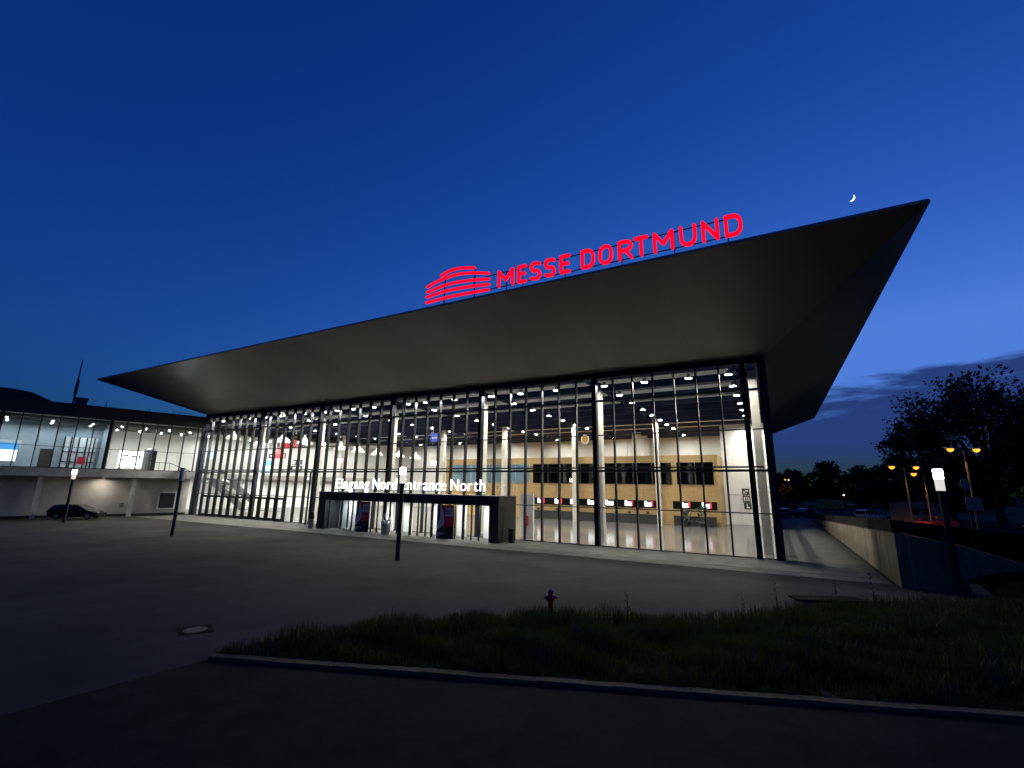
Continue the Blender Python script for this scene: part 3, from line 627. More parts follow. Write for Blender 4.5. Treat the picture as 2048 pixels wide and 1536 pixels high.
dl = MB(); dl.lathe([(0.0001, 0.0), (0.1, 0.001)], 10, caps=False); DL = dl.mesh('downlight', 'gallery_lens')
for k, x in enumerate((29.2, 31.6, 34.5, 37.0, 39.5, 42.0, 44.5)): tag(obj('downlight', DL, None, W(x, -1.9, 2.60), A), ORD[k] + ' unseen small downlight from the left in the entrance box ceiling', 'downlight', 'unseen downlights in the entrance box')  # out of view; row carried further left to brighten the dark panes

def banner(x, label):
    t = thing('banner_stand', label, 'banner', W(x, -2.62, 0.014), A)
    B('panel', 'banner_black', t, -0.82, 0.82, 0, 0.05, 0.0, 2.55)
    obj('red_field', MB().prism([(-0.45, 2.5), (-0.1, 2.5), (0.8, 2.5), (0.8, 1.0), (0.55, 0.92), (-0.1, 0.84), (-0.28, 1.3), (-0.15, 1.7)], -0.008, -0.002).mesh('red_field', 'banner_red'), t)
    obj('white_field', MB().prism([(-0.55, 2.5), (-0.42, 2.48), (-0.12, 1.75), (-0.10, 1.25), (-0.3, 0.9), (-0.8, 0.55), (-0.8, 0.62), (-0.62, 1.2), (-0.5, 1.7)], -0.014, -0.009).mesh('white_field', 'banner_white'), t)
    B('square', 'banner_white', t, 0.0, 0.72, -0.02, -0.0145, 1.68, 2.32)
    me, w_ = text_mesh('B:E', 'banner_black', 0.004, 0.02); s_ = 0.5/w_; o = obj('lettering', me, t, (0.11, -0.026, 1.88)); o.scale = (s_, 1, s_*1.1)
    for z, l in ((0.36, 0.72), (0.26, 0.5), (0.16, 0.2)): B('text_line', 'banner_white', t, -0.74, -0.74+l, -0.01, -0.002, z, z+0.055)
    return t
banner(32.05, 'black, red and white banner stand left of the lamp post at the entrance'); banner(41.1, 'black, red and white banner stand right of the lamp post at the entrance')

# litter bins
def litter_bin(x, y, lab):
    t = thing('litter_bin', lab, 'bin', W(x, y, 0.012), A)
    obj('body', MB().lathe([(0.28, 0.0), (0.36, 0.15), (0.40, 0.85), (0.38, 0.95)], 16).mesh('body', 'steel', True), t)
    obj('band', MB().lathe([(0.405, 0.88), (0.41, 1.1), (0.39, 1.1)], 16, caps=False).mesh('band', 'white_paint'), t)
    obj('hood', MB().tube([(-0.38, 0, 1.05), (-0.36, 0, 1.35), (-0.2, 0, 1.58), (0, 0, 1.64), (0.2, 0, 1.58), (0.36, 0, 1.35), (0.38, 0, 1.05)], 0.05, 6).mesh('hood', 'steel'), t)
litter_bin(35.35, -3.1, 'rounded steel litter bin with a hoop hood before the entrance doors')
m_ = thing('ash_bin', 'slim black ash bin against the entrance box side', 'bin', W(46.75, -2.0, 0.012), A); B('body', 'black', m_, -0.17, 0.17, -0.17, 0.17, 0, 0.95); B('top_plate', 'frame', m_, -0.2, 0.2, -0.2, 0.2, 0.952, 1.0); B('slot', 'steel', m_, -0.1, 0.1, -0.178, -0.171, 0.72, 0.78)
m_ = thing('wall_bollard', 'squat grey bollard with a dark cap left of the entrance box', 'bollard', W(25.9, -3.0, 0.012), A); obj('post', MB().lathe([(0.24, 0), (0.24, 0.75), (0.2, 0.85)], 12).mesh('post', 'concrete'), m_); obj('cap', MB().lathe([(0.26, 0.852), (0.26, 1.15), (0.15, 1.45), (0.05, 1.5)], 12).mesh('cap', 'black'), m_)
# diagonal tie posts outside the front at the columns
for i, w_ in ((15, 'left of the entrance box'),):
    tag(obj('facade_post', MB().tube([(0, 0, 0), (0.0, 0, 5.2)], 0.09, 8).mesh('facade_post', 'frame'), None, W(i*PT+0.5, -0.9, 0.012), A), 'slim black post standing before the glass ' + w_, 'post')

# entrance lettering
def word_sign(nm, label, txt, x0, x1, y, zb, cap, mt, offset):
    t = thing(nm, label, 'sign', W(x0, y, zb), A)
    adv = []; tot = 0
    for ch in txt:
        if ch == ' ': adv.append((None, 0.24)); tot += 0.24; continue
        me, w_ = text_mesh(ch, mt, 0.04, offset); w_ = max(w_, 0.2); adv.append((me, w_)); tot += w_ + 0.125
    fx = (x1-x0)/tot; fz = cap/0.73; x = 0
    for ch, (me, w_) in zip(txt, adv):
        if me: o = obj('letter', me, t, (x + (0.05*fx if ch == 'i' else 0), 0, 0)); o.scale = (fx, 1, fz); x += (w_+0.125)*fx
        else: x += w_*fx
    return t
t_ = word_sign('entrance_sign', 'bold glowing white letters Eingang Nord on the entrance box roof', 'Eingang Nord', 28.3, 35.95, -2.6, 3.66, 0.98, 'sign_white', 0.012)
B('mounting_rail', 'black', t_, 0, 7.6, -0.03, 0.03, -0.1, -0.06)
for x in (0.4, 3.8, 7.2): B('bracket', 'black', t_, x-0.03, x+0.03, -0.02, 0.02, -0.32, -0.1)
t_ = word_sign('entrance_sign', 'slim glowing white letters Entrance North on the entrance box roof', 'Entrance North', 36.35, 44.85, -2.6, 3.66, 0.98, 'sign_white', -0.008)
B('mounting_rail', 'black', t_, 0, 8.4, -0.03, 0.03, -0.1, -0.06)
for x in (0.4, 4.2, 8.0): B('bracket', 'black', t_, x-0.03, x+0.03, -0.02, 0.02, -0.32, -0.1)

# ------------------------------------------------------------------ roof sign
rs = thing('roof_sign', 'red glowing roof lettering MESSE DORTMUND on a thin frame', 'sign', W(0, -9.2, 0), A)
def cr_spline(p, k=6):
    p = [np.array(q, float) for q in p]; q = [2*p[0]-p[1]] + p + [2*p[-1]-p[-2]]; o = []
    for i in range(1, len(q)-2):
        for j in range(k):
            t = j/k; o.append(0.5*((2*q[i]) + (-q[i-1]+q[i+1])*t + (2*q[i-1]-5*q[i]+4*q[i+1]-q[i+2])*t*t + (-q[i-1]+3*q[i]-3*q[i+1]+q[i+2])*t**3))
    return o + [p[-1]]
arc = lambda cx, cz, rx, rz, a0, a1, n=8: [(cx+rx*math.cos(rad(a0+(a1-a0)*i/n)), cz+rz*math.sin(rad(a0+(a1-a0)*i/n))) for i in range(n+1)]
GLY = {'M': [[(0,0),(0,1)], [(0,1),(.5,.36)], [(.5,.36),(1,1)], [(1,1),(1,0)]],
       'E': [[(0,0),(0,1)], [(0,1),(1,1)], [(0,.52),(.85,.52)], [(0,0),(1,0)]],
       'S': [[(1,.92)] + arc(.62,.74,.38,.26,70,90,3)[1:] + arc(.36,.75,.36,.25,90,270,10) + arc(.62,.26,.38,.26,85,-90,10) + [(.3,0),(0,.06)]],
       'D': [[(0,0),(0,1)], [(0,1),(.45,1)] + arc(.5,.6,.5,.4,90,0,7) + arc(.5,.4,.5,.4,0,-90,7) + [(.45,0),(0,0)]],
       'O': [arc(.5,.64,.5,.36,0,180,12) + arc(.5,.36,.5,.36,180,360,12)],
       'R': [[(0,0),(0,1)], [(0,1),(.5,1)] + arc(.52,.74,.48,.26,90,-90,10) + [(.5,.48),(0,.48)], [(.5,.48),(1,0)]],
       'T': [[(0,1),(1,1)], [(.5,1),(.5,0)]],
       'U': [[(0,1),(0,.4)] + arc(.5,.38,.5,.38,180,360,12) + [(1,.4),(1,1)]],
       'N': [[(0,0),(0,1)], [(0,1),(1,0)], [(1,0),(1,1)]]}
span = [('M',49.43,50.62),('E',50.9,51.57),('S',51.79,52.55),('S',52.79,53.53),('E',53.82,54.53),('D',55.21,56.04),('O',56.29,57.13),('R',57.44,58.29),('T',58.35,59.17),('M',59.42,60.52),('U',60.81,61.68),('N',61.92,62.77),('D',63.02,63.86)]
SW = 0.178
for ch, x0, x1 in span:
    m_ = MB()
    for q, stroke in enumerate(GLY[ch]):
        pts = [(SW/2 + u*(x1-x0-SW), SW/2 + v*(1.22-SW)) for u, v in stroke]
        m_.ribbon(pts, SW, -0.11+0.003*q, 0.05-0.003*q, 0, closed=(ch == 'O'))
    obj('letter', m_.mesh('letter', 'neon_red'), rs, (x0, 0, 16.68))
for z in (16.80, 17.78): obj('frame_rail', MB().tube([(48.4, 0.12, z), (63.6, 0.12, z)], 0.035, 6).mesh('frame_rail', 'frame'), rs)
for x in (50.0, 51.2, 54.1, 57.6, 60.5, 63.15): obj('post', MB().tube([(x, 0.14, 16.2), (x, 0.14, 17.8)], 0.035, 6).mesh('post', 'frame'), rs)
lg = thing('roof_emblem', 'red glowing emblem of five curved strokes left of the roof lettering', 'emblem', W(0, -9.2, 0), A)
for st_ in ([[44.74,18.57],[45.35,18.77],[46.03,18.82],[46.77,18.73],[47.55,18.56]], [[43.52,17.95],[44.3,18.19],[45.07,18.32],[46.05,18.38],[47.01,18.28],[47.88,18.11],[48.72,17.89]], [[43.54,17.56],[44.79,17.75],[45.85,17.8],[47.33,17.69],[48.74,17.48]], [[43.52,17.18],[44.82,17.31],[46.03,17.32],[47.34,17.24],[48.75,17.09]], [[43.52,16.76],[44.85,16.82],[46.2,16.82],[47.51,16.77],[48.72,16.72]]):
    obj('stroke', MB().ribbon(cr_spline(st_), 0.165, -0.10, 0.04).mesh('stroke', 'neon_red'), lg)
for x in (44.98, 47.5): obj('post', MB().tube([(x, 0.12, 16.2), (x, 0.12, 18.6)], 0.05, 6).mesh('post', 'frame'), lg)

# ------------------------------------------------------------------ plaza lamps
def lamp_post(x, y, lit, lab):
    z = gz(x, y)
    t = thing('lamp_post', lab, 'lamp post', (x, y, z), 0.4)
    obj('post', MB().lathe([(0.16, 0.0), (0.16, 0.04), (0.125, 0.05), (0.115, 4.02)], 14).mesh('post', 'frame'), t)
    obj('collar', MB().lathe([(0.15, 4.02), (0.17, 4.04), (0.17, 4.12)], 14).mesh('collar', 'frame'), t)
    if lit:
        obj('lower_diffuser', MB().lathe([(0.16, 4.121), (0.165, 4.62)], 14, caps=False).mesh('lower_diffuser', 'head_low'), t)
        obj('upper_diffuser', MB().lathe([(0.166, 4.621), (0.175, 5.0), (0.12, 5.02)], 14).mesh('upper_diffuser', 'head_lit'), t)
    else:
        obj('diffuser', MB().lathe([(0.16, 4.121), (0.165, 4.62), (0.175, 5.0), (0.12, 5.02)], 14).mesh('diffuser', 'frost_off'), t)
    obj('cap', MB().lathe([(0.19, 5.022), (0.19, 5.06), (0.02, 5.09)], 14).mesh('cap', 'frame'), t)
lamp_post(-43.2, 46.9, True, 'lit lamp post in front of the black car by the wing')
lamp_post(-25.6, 36.9, False, 'unlit dark lamp post between the wing and the entrance')
lamp_post(-6.15, 27.0, True, 'lit lamp post on the plaza before the entrance lettering')
lamp_post(18.4, 20.27, True, 'lit lamp post beside the retaining wall at the road end')

# ------------------------------------------------------------------ hydrant
hx, hy = 1.24, 14.75
hy_ = thing('fire_hydrant', 'red fire hydrant standing behind the long grass', 'hydrant', (hx, hy, gz(hx, hy)-0.03))
hy_.scale = (0.8, 0.8, 0.8)
obj('barrel', MB().lathe([(0.16, 0), (0.16, 0.05), (0.10, 0.08), (0.095, 0.58), (0.15, 0.64), (0.17, 0.72), (0.15, 0.82), (0.06, 0.86)], 14).mesh('barrel', 'hydrant_red', True), hy_)
obj('cap', MB().lathe([(0.12, 0.861), (0.10, 0.95), (0.03, 1.02), (0.02, 1.05)], 12).mesh('cap', 'portal_side', True), hy_)
for s in (-1, 1): obj('outlet', MB().tube([(s*0.12, 0, 0.73), (s*0.22, 0, 0.73)], 0.05, 8).tube([(s*0.2, 0, 0.73), (s*0.24, 0, 0.73)], 0.065, 8).mesh('outlet', 'sign_grey'), hy_)

# ------------------------------------------------------------------ retaining wall and right hand side
rw = thing('retaining_wall', 'pale concrete retaining wall with dark top rail along the side path', 'wall', W(0, 0), A)
def top(y): return 0.73 + (38-y)*0.0356
segs = [50 - k*4.0 for k in range(14)] + [-6.3]
for a_, b_ in zip(segs, segs[1:]):
    m_ = MB(); m_.prism([(b_+0.015, -0.3), (a_-0.015, -0.3), (a_-0.015, top(a_)), (b_+0.015, top(b_))], 68.5, 68.85, 'x'); obj('wall_panel', m_.mesh('wall_panel', 'wall_concrete'), rw)
m_ = MB(); m_.prism([(segs[-1], top(segs[-1])+0.01), (50, top(50)+0.01), (50, top(50)+0.54), (segs[-1], top(segs[-1])+0.54)], 68.44, 68.92, 'x'); obj('top_rail', m_.mesh('top_rail', 'rail_black'), rw)
lw = thing('low_wall', 'sloping pale wall turning away to the right behind the lamp post', 'wall', W(0, 0), A)
for pl in ([(68.87, -0.2), (70.74, -0.2), (70.74, 1.88), (68.87, 2.24)], [(70.76, 0.4), (72.3, 0.4), (72.3, 1.38), (70.76, 1.87)], [(72.32, 0.2), (78, 0.2), (78, 0.7), (72.32, 1.37)]):
    obj('wall_panel', MB().prism(pl, -6.28, -6.0, 'y').mesh('wall_panel', 'wall_concrete'), lw)
obj('top_rail', MB().prism([(68.93, 2.26), (70.75, 1.90), (72.31, 1.40), (78, 0.72), (78, 2.0), (72, 2.54), (68.93, 2.80)], -6.26, -6.02, 'y').mesh('top_rail', 'rail_black'), lw)
m_ = MB(); ex = np.arange(70.8, 92, 1.2); ey = np.linspace(-11.5, -6.3, 9); ids = {}
for i, x in enumerate(ex):
    for j, y in enumerate(ey):
        w0 = W(x, y); k_ = j/8; k_ = k_*k_*(3-2*k_); ids[i, j] = m_.add([(w0.x, w0.y, gz(w0.x, w0.y)*(1-k_) - 0.05*(j == 0) + 1.05*k_*min(1.0, 0.55+0.45*i) + 0.05*math.sin(i*2.1+j))])
for i in range(len(ex)-1):
    for j in range(8): m_.face((ids[i,j], ids[i+1,j], ids[i+1,j+1], ids[i,j+1]))
obj('embankment', m_.mesh('embankment', 'soil', True), kind='structure')
bl = thing('stone_block', 'low dark capped concrete block at the edge of the grass', 'block', (11.2, 17.5, gz(11.2, 17.5)), -0.05)
B('base', 'wall_concrete', bl, -1.0, 1.0, -0.3, 0.3, -0.4, 0.16); B('cap', 'rail_black', bl, -1.15, 1.15, -0.36, 0.36, 0.162, 0.23)
def sign_plate(x, y, zb, w_, h, lab, mt='sign_grey', octo=False):
    t = thing('road_sign', lab, 'sign', (x, y, 0), rad(6))
    obj('pole', MB().tube([(0, 0.05, 0), (0, 0.05, zb+h)], 0.035, 6).mesh('pole', 'frame'), t)
    if octo: obj('plate', MB().prism([(w_/2*math.cos(k*0.3927), zb+h/2+h/2*math.sin(k*0.3927)) for k in range(16)], -0.02, 0.0).mesh('plate', mt), t)
    else: obj('plate', MB().prism([(-w_/2+0.08, zb), (w_/2, zb), (w_/2, zb+h), (-w_/2, zb+h), (-w_/2, zb+0.08)], -0.02, 0.0).mesh('plate', mt), t)
sign_plate(29.0, 29.8, 3.05, 1.15, 0.8, 'dim grey rectangular sign plate right of the lit lamp post')
sign_plate(29.4, 30.6, 4.3, 0.75, 0.7, 'dim round sign plate above the rectangular one', octo=True)

# street lamps (sodium)
def street_lamp(x, y, h, arms, lab):
    t = thing('street_lamp', lab, 'street lamp', (x, y, 0))
    obj('mast', MB().tube([(0, 0, 0), (0, 0, h)], [0.11, 0.06], 8).mesh('mast', 'portal_side'), t)
    for a_, l in arms:
        dx, dy = math.cos(a_)*l, math.sin(a_)*l
        obj('arm', MB().tube([(0, 0, h-0.05), (dx*0.5, dy*0.5, h+0.1), (dx, dy, h+0.15)], 0.04, 6).mesh('arm', 'portal_side'), t)
        hd = obj('lantern', MB().box(-0.45, 0.45, -0.14, 0.14, 0.0, 0.14).mesh('lantern', 'steel'), t, (dx*1.1, dy*1.1, h+0.12), a_)
        obj('lens', MB().lathe([(0.02, -0.30), (0.16, -0.24), (0.26, -0.1), (0.24, -0.004)], 12).mesh('lens', 'sodium'), hd)
        ld = bpy.data.lights.new('lamp_light', 'SPOT'); ld.energy = 520; ld.spot_size = rad(135); ld.spot_blend = 0.6; ld.color = (1.0, 0.45, 0.10); ld.shadow_soft_size = 0.2; lo_ = bpy.data.objects.new('lamp_light', ld); C.objects.link(lo_); lo_.parent = hd; lo_.location = (0, 0, -0.6)
street_lamp(41.8, 43.0, 8.0, [(math.pi, 1.1), (0, 1.1)], 'tall double-headed orange street lamp right above the lit lamp post')
street_lamp(42.8, 51.1, 6.75, [(math.pi, 1.2), (0, 1.2)], 'double-headed orange street lamp left of the large tree')
street_lamp(46.3, 52.8, 6.1, [(math.pi, 1.0)], 'single orange street lamp between the large tree and the lit post')
street_lamp(120.0, 160.0, 7.4, [(math.pi, 1.0), (0, 2.6)], 'distant orange street lamp at the gap between the dark trees')
street_lamp(86.0, 146.0, 7.6, [(math.pi, 1.0)], 'distant orange street lamp beside the hall corner')

# vehicles
def wheel(parent, x, y, r=0.32):
    w_ = obj('wheel', MB().lathe([(r*0.62, -0.1), (r*0.95, -0.11), (r, -0.07), (r, 0.07), (r*0.95, 0.11), (r*0.62, 0.1)], 18).mesh('wheel', 'tyre'), parent, (x, y, r), rot=(rad(90), 0, 0))
    obj('rim', MB().lathe([(0.03, -0.118), (r*0.6, -0.112), (r*0.6, 0.112), (0.03, 0.118)], 14).mesh('rim', 'rim'), w_)
PROF = {'estate': ([(-2.25,.45),(-2.3,.75),(-2.22,.98),(-1.9,1.0),(.75,.98),(1.35,.93),(2.05,.80),(2.25,.62),(2.25,.38),(1.9,.22),(-1.9,.22)], [(-2.18,1.0),(-1.85,1.40),(-1.3,1.47),(-.2,1.48),(.15,1.44),(1.15,.97)]),
        'sedan': ([(-2.2,.45),(-2.25,.75),(-2.15,.95),(-1.4,1.0),(.7,.97),(1.3,.92),(2.0,.78),(2.2,.6),(2.2,.38),(1.9,.22),(-1.9,.22)], [(-1.75,.99),(-1.0,1.38),(-.5,1.44),(.05,1.43),(.35,1.38),(1.2,.95)]),
        'suv': ([(-2.1,.5),(-2.15,.9),(-2.1,1.08),(.75,1.06),(1.2,1.02),(1.9,.92),(2.1,.7),(2.1,.42),(1.8,.28),(-1.8,.28)], [(-2.05,1.08),(-1.85,1.55),(-1.4,1.64),(.0,1.64),(.35,1.58),(1.05,1.05)])}
def car(x, y, rz, paint, kind, lab, group=None, z=0.012):
    t = thing('parked_car', lab, 'car', (x, y, z), rz, group); lo, hi = PROF[kind]
    def loft(poly, ws, name, mt):
        m_ = MB(); n = len(poly); rings = [m_.add([(px, yy*k(pz), pz) for px, pz in poly]) for yy, k in ws]
        for a_, b_ in zip(rings, rings[1:]):
            for i in range(n): j = (i+1) % n; m_.face((a_+i, a_+j, b_+j, b_+i))
        m_.face([rings[0]+i for i in range(n)][::-1]); m_.face([rings[-1]+i for i in range(n)])
        return obj(name, m_.mesh(name, mt), t)
    sh = lambda pts, cx, cz, s: [((px-cx)*s+cx, (pz-cz)*s+cz) for px, pz in pts]
    m_ = MB(); n = len(lo); secs = [(-0.88, 0.93), (-0.80, 1.0), (0.80, 1.0), (0.88, 0.93)]
    rings = [m_.add([((px)*s, yy, (pz-0.55)*s+0.55) for px, pz in lo]) for yy, s in secs]
    for a_, b_ in zip(rings, rings[1:]):
        for i in range(n): j = (i+1) % n; m_.face((a_+i, a_+j, b_+j, b_+i))
    m_.face([rings[0]+i for i in range(n)][::-1]); m_.face([rings[-1]+i for i in range(n)]); obj('body', m_.mesh('body', paint), t)
    m_ = MB(); n = len(hi); zb = hi[0][1]
    wid = lambda pz: 0.80 - (pz-zb)*0.34
    a_ = m_.add([(px, -wid(pz), pz) for px, pz in hi]); b_ = m_.add([(px, wid(pz), pz) for px, pz in hi])
    m_.face([a_+i for i in range(n)][::-1]); m_.face([b_+i for i in range(n)])
    for i in range(n-1): m_.face((a_+i, a_+i+1, b_+i+1, b_+i))
    obj('windows', m_.mesh('windows', 'car_glass'), t)
    zt = max(p[1] for p in hi); rp_ = [p for p in hi if p[1] > zt-0.12]; m_ = MB(); k = len(rp_)
    a_ = m_.add([(px, -wid(pz)-0.015, pz+0.012) for px, pz in rp_]); b_ = m_.add([(px, wid(pz)+0.015, pz+0.012) for px, pz in rp_])
    for i in range(k-1): m_.face((a_+i, a_+i+1, b_+i+1, b_+i))
    rf = obj('roof_panel', m_.mesh('roof_panel', paint), t); 
    for s in (-1, 1):
        for pts_, r_ in (([(hi[0][0], s*0.80, zb), (hi[1][0], s*wid(hi[1][1]), hi[1][1]), (hi[2][0], s*wid(hi[2][1]), hi[2][1])], 0.035), ([(hi[-1][0], s*0.80, hi[-1][1]), (hi[-2][0], s*wid(hi[-2][1]), hi[-2][1])], 0.03), ([(-0.2, s*0.81, zb), (-0.25, s*(wid(zt)+0.01), zt)], 0.03)):
            obj('pillar', MB().tube(pts_, r_, 5).mesh('pillar', paint), t)
        obj('headlight', MB().box(-0.06, 0.06, -0.18, 0.18, -0.07, 0.07).mesh('headlight', 'head_glass'), t, (lo[6][0]+0.08, s*0.6, 0.68))
        obj('taillight', MB().box(-0.05, 0.05, -0.14, 0.14, -0.1, 0.1).mesh('taillight', 'tail_red'), t, (lo[1][0]-0.0, s*0.66, 0.82))
        obj('mirror', MB().box(-0.06, 0.06, -0.1, 0.1, -0.06, 0.06).mesh('mirror', paint), t, (0.85, s*0.95, 1.02))
        for px in (-1.35, 1.35): wheel(t, px, s*0.78)
    return t
car(-46.1, 51.4, rad(14), 'paint_black', 'estate', 'black estate car parked by the white wall of the wing')
car(43.0, 75.5, rad(65), 'paint_silver', 'estate', 'silver car parked far off beside the hall corner', 'cars parked right of the hall')
car(51.0, 68.0, rad(20), 'paint_white', 'suv', 'white car parked left of the motorhome', 'cars parked right of the hall')
car(49.0, 55.5, rad(190), 'paint_red', 'sedan', 'low reddish car parked in front of the motorhome', 'cars parked right of the hall')
car(58.5, 53.0, rad(205), 'paint_black', 'sedan', 'dark car just right of the lit lamp post', 'cars parked right of the hall')
car(57.3, 47.0, rad(200), 'paint_blue', 'estate', 'dark blue car second from the picture edge', 'cars parked right of the hall')
car(58.5, 50.5-8.5, rad(195), 'paint_white', 'suv', 'white car cut by the picture edge', 'cars parked right of the hall')
car(47.5, 77.0, rad(30), 'paint_blue', 'sedan', 'dark low car between the yellow trailer and white car', 'cars parked right of the hall')
mhm = thing('motorhome', 'white motorhome with roof hatches behind the reddish car', 'motorhome', (51.6, 60.2, 0.012), rad(12))
obj('body', MB().prism([(-3.4,.5),(2.1,.5),(2.15,1.1),(2.75,1.95),(2.7,2.75),(2.2,2.85),(-3.4,2.85)], -1.1, 1.1).mesh('body', 'camper'), mhm)
obj('cab', MB().prism([(2.12,.45),(3.3,.5),(3.35,1.0),(2.75,1.2),(2.5,1.6),(2.16,1.1)], -0.98, 0.98).mesh('cab', 'camper'), mhm)
for a_, b_, c_, d_ in ((-2.9,-1.7,1.5,2.2), (-0.9,0.1,1.5,2.2)): obj('window', MB().box(a_, b_, -1.13, -1.101, c_, d_).mesh('window', 'car_glass'), mhm)
obj('door', MB().box(0.5, 1.2, -1.125, -1.101, 0.62, 2.4).mesh('door', 'sign_grey'), mhm)
for x in (-2.0, 0.4): obj('roof_hatch', MB().box(-0.45, 0.45, -0.4, 0.4, 2.851, 3.02).mesh('roof_hatch', 'camper'), mhm, (x, 0, 0))
for x in (-2.2, 2.3):
    for s in (-1, 1): wheel(mhm, x, s*0.95, 0.36)
obj('mirror', MB().box(2.85, 2.95, -1.4, -1.1, 1.35, 1.65).mesh('mirror', 'black'), mhm)
tr_ = thing('box_trailer', 'yellowish box trailer far off under the dark trees', 'trailer', (67.0, 100.0, 0.012), rad(10))
B('box', 'trailer_yellow', tr_, -2.2, 2.2, -1.1, 1.1, 0.7, 2.45); B('chassis', 'black', tr_, -2.3, 2.9, -0.9, 0.9, 0.4, 0.698)
for s in (-1, 1): wheel(tr_, 0.2, s*1.0, 0.36)
for x, y, z, lab in ((66.6, 95, 3.4, 'tiny white far light above the trailer'), (90, 99, 3.0, 'tiny white far light near the lit lamp post'), (76, 98, 2.2, 'tiny white far light above the motorhome'), (76.5, 130, 7.0, 'tiny white far light next to the hall corner')):
    t_ = thing('far_lamp', lab, 'lamp', (x, y, 0)); obj('pole', MB().tube([(0, 0, 0), (0, 0, z)], 0.05, 5).mesh('pole', 'frame'), t_); obj('globe', MB().lathe([(0.02, 0), (0.13, 0.06), (0.13, 0.18), (0.02, 0.24)], 8).mesh('globe', 'far_lit'), t_, (0, 0, z))

# ------------------------------------------------------------------ trees
def tree(x, y, h, r, lab, nleaf=9000, trunk=0.35, base=0.28, leaf=0.34, mt='leaf', clumps=70, squash=1.0, group=None, seed=1):
    g = np.random.default_rng(seed)
    t = thing('tree', lab, 'tree', (x, y, 0), 0, group)
    m_ = MB(); m_.tube([(0, 0, -0.2), (0.1, 0, h*0.2), (-0.1, 0.1, h*0.45), (0.05, 0, h*0.8)], [trunk, trunk*0.8, trunk*0.55, trunk*0.12], 9)
    cen = []
    for k in range(clumps):
        th = g.uniform(0, 2*math.pi); u = g.uniform(-0.95, 1); rr = (g.uniform(0.35, 1.0))**0.6
        prof = math.sqrt(max(0.05, 1-u*u))
        c = np.array((r*rr*prof*math.cos(th), r*rr*prof*math.sin(th), h*(base+1)/2 + u*rr*h*(1-base)/2*squash)); cen.append(c)
        if k % 3 == 0:
            zs = h*(base*0.7 + 0.3*g.random()*(1-base)); zs = min(zs, c[2])
            m_.tube([(0, 0, zs), (c[0]*0.45, c[1]*0.45, zs+(c[2]-zs)*0.55), tuple(c)], [trunk*0.34, trunk*0.2, 0.02], 5)
    obj('trunk', m_.mesh('trunk', 'bark'), t)
    cen = np.array(cen); idx = g.integers(0, clumps, nleaf); sig = r*0.125*(0.5+0.9*g.random(clumps))
    p = cen[idx] + np.clip(g.normal(0, 1, (nleaf, 3)), -1.9, 1.9)*sig[idx][:, None]*np.array((1, 1, 0.8))
    u = g.normal(0, 1, (nleaf, 3)); u /= np.linalg.norm(u, axis=1)[:, None]; w_ = g.normal(0, 1, (nleaf, 3)); v = np.cross(u, w_); v /= np.linalg.norm(v, axis=1)[:, None]
    s = leaf*(0.5+g.random(nleaf))[:, None]; u = u*s; v = v*s*0.55
    V = np.stack([p-u, p+v, p+u, p-v], 1).reshape(-1, 3)
    me = bpy.data.meshes.new('crown'); me.vertices.add(len(V)); me.vertices.foreach_set('co', V.ravel()); me.loops.add(nleaf*4); me.loops.foreach_set('vertex_index', np.arange(nleaf*4)); me.polygons.add(nleaf); me.polygons.foreach_set('loop_start', np.arange(0, nleaf*4, 4)); me.polygons.foreach_set('loop_total', np.full(nleaf, 4)); me.materials.append(M[mt]); me.update()
    obj('crown', me, t); return t
tree(64.5, 63.0, 20.0, 8.6, 'large spreading tree towering behind the parked cars', 17000, 0.5, 0.22, 0.25, clumps=150, seed=3)
tree(56.0, 64.0, 14.5, 4.0, 'smaller leafy tree at the left side of the large tree', 6000, 0.3, 0.25, 0.22, clumps=70, seed=5)
tree(72.5, 58.0, 17.0, 8.0, 'dense dark tree at the right picture edge', 18000, 0.45, 0.10, 0.34, 'leaf_dark', 90, seed=8)
tree(67.5, 82.0, 9.5, 6.0, 'low bushy tree behind the motorhome', 9000, 0.3, 0.05, 0.34, 'leaf_dark', 60, seed=12)
tree(74.0, 80.0, 10.0, 7.0, 'low bushy tree behind the lit lamp post', 9000, 0.3, 0.05, 0.34, 'leaf_dark', 60, seed=13)
for k, (x, y, h, r, w_) in enumerate(((80, 150, 9.5, 6, 'nearest the hall corner'), (90, 152, 11, 6, 'second from the hall corner'), (101, 150, 12.6, 7, 'tallest, with the domed top'), (111, 152, 12.0, 6, 'right of the tallest one'), (119, 150, 8.5, 5, 'sloping down at the gap'), (126, 140, 8.0, 6, 'right of the gap of sky'), (112, 118, 8.5, 6, 'above the far cars'), (70, 160, 8, 7, 'mostly hidden by the hall corner'))):
    tree(x, y, h, r, 'dark far tree in the distant row, ' + w_, 4500, 0.3, 0.02, 0.55, 'leaf_dark', 45, group='distant row of trees', seed=20+k)

# ------------------------------------------------------------------ moon
m_ = MB(); n = 14; R_ = 8.0; a0, a1 = 38, 90
ring = []
for i in range(n+1):
    ph = math.pi*i/n
    ring.append([m_.add([(R_*math.sin(ph)*math.sin(rad(a)), -R_*math.sin(ph)*math.cos(rad(a)), R_*math.cos(ph))]) for a in (a0, (a0+a1)/2, a1)])
for i in range(n):
    for j in range(2): m_.face((ring[i][j], ring[i][j+1], ring[i+1][j+1], ring[i+1][j]))
md = cam.matrix_world.to_3x3() @ Vector(((1702-1024)/927.44, (768-396)/927.44, -1)); md.normalize()
moon = obj('moon', m_.mesh('moon', 'moon_lit', True), None, Vector((0, 0, CAMZ)) + md*1500)
moon.rotation_euler = (md.to_track_quat('Y', 'Z') @ Matrix.Rotation(rad(38), 4, 'Y').to_quaternion()).to_euler()
tag(moon, 'thin bright crescent moon above the roof tip', 'moon')

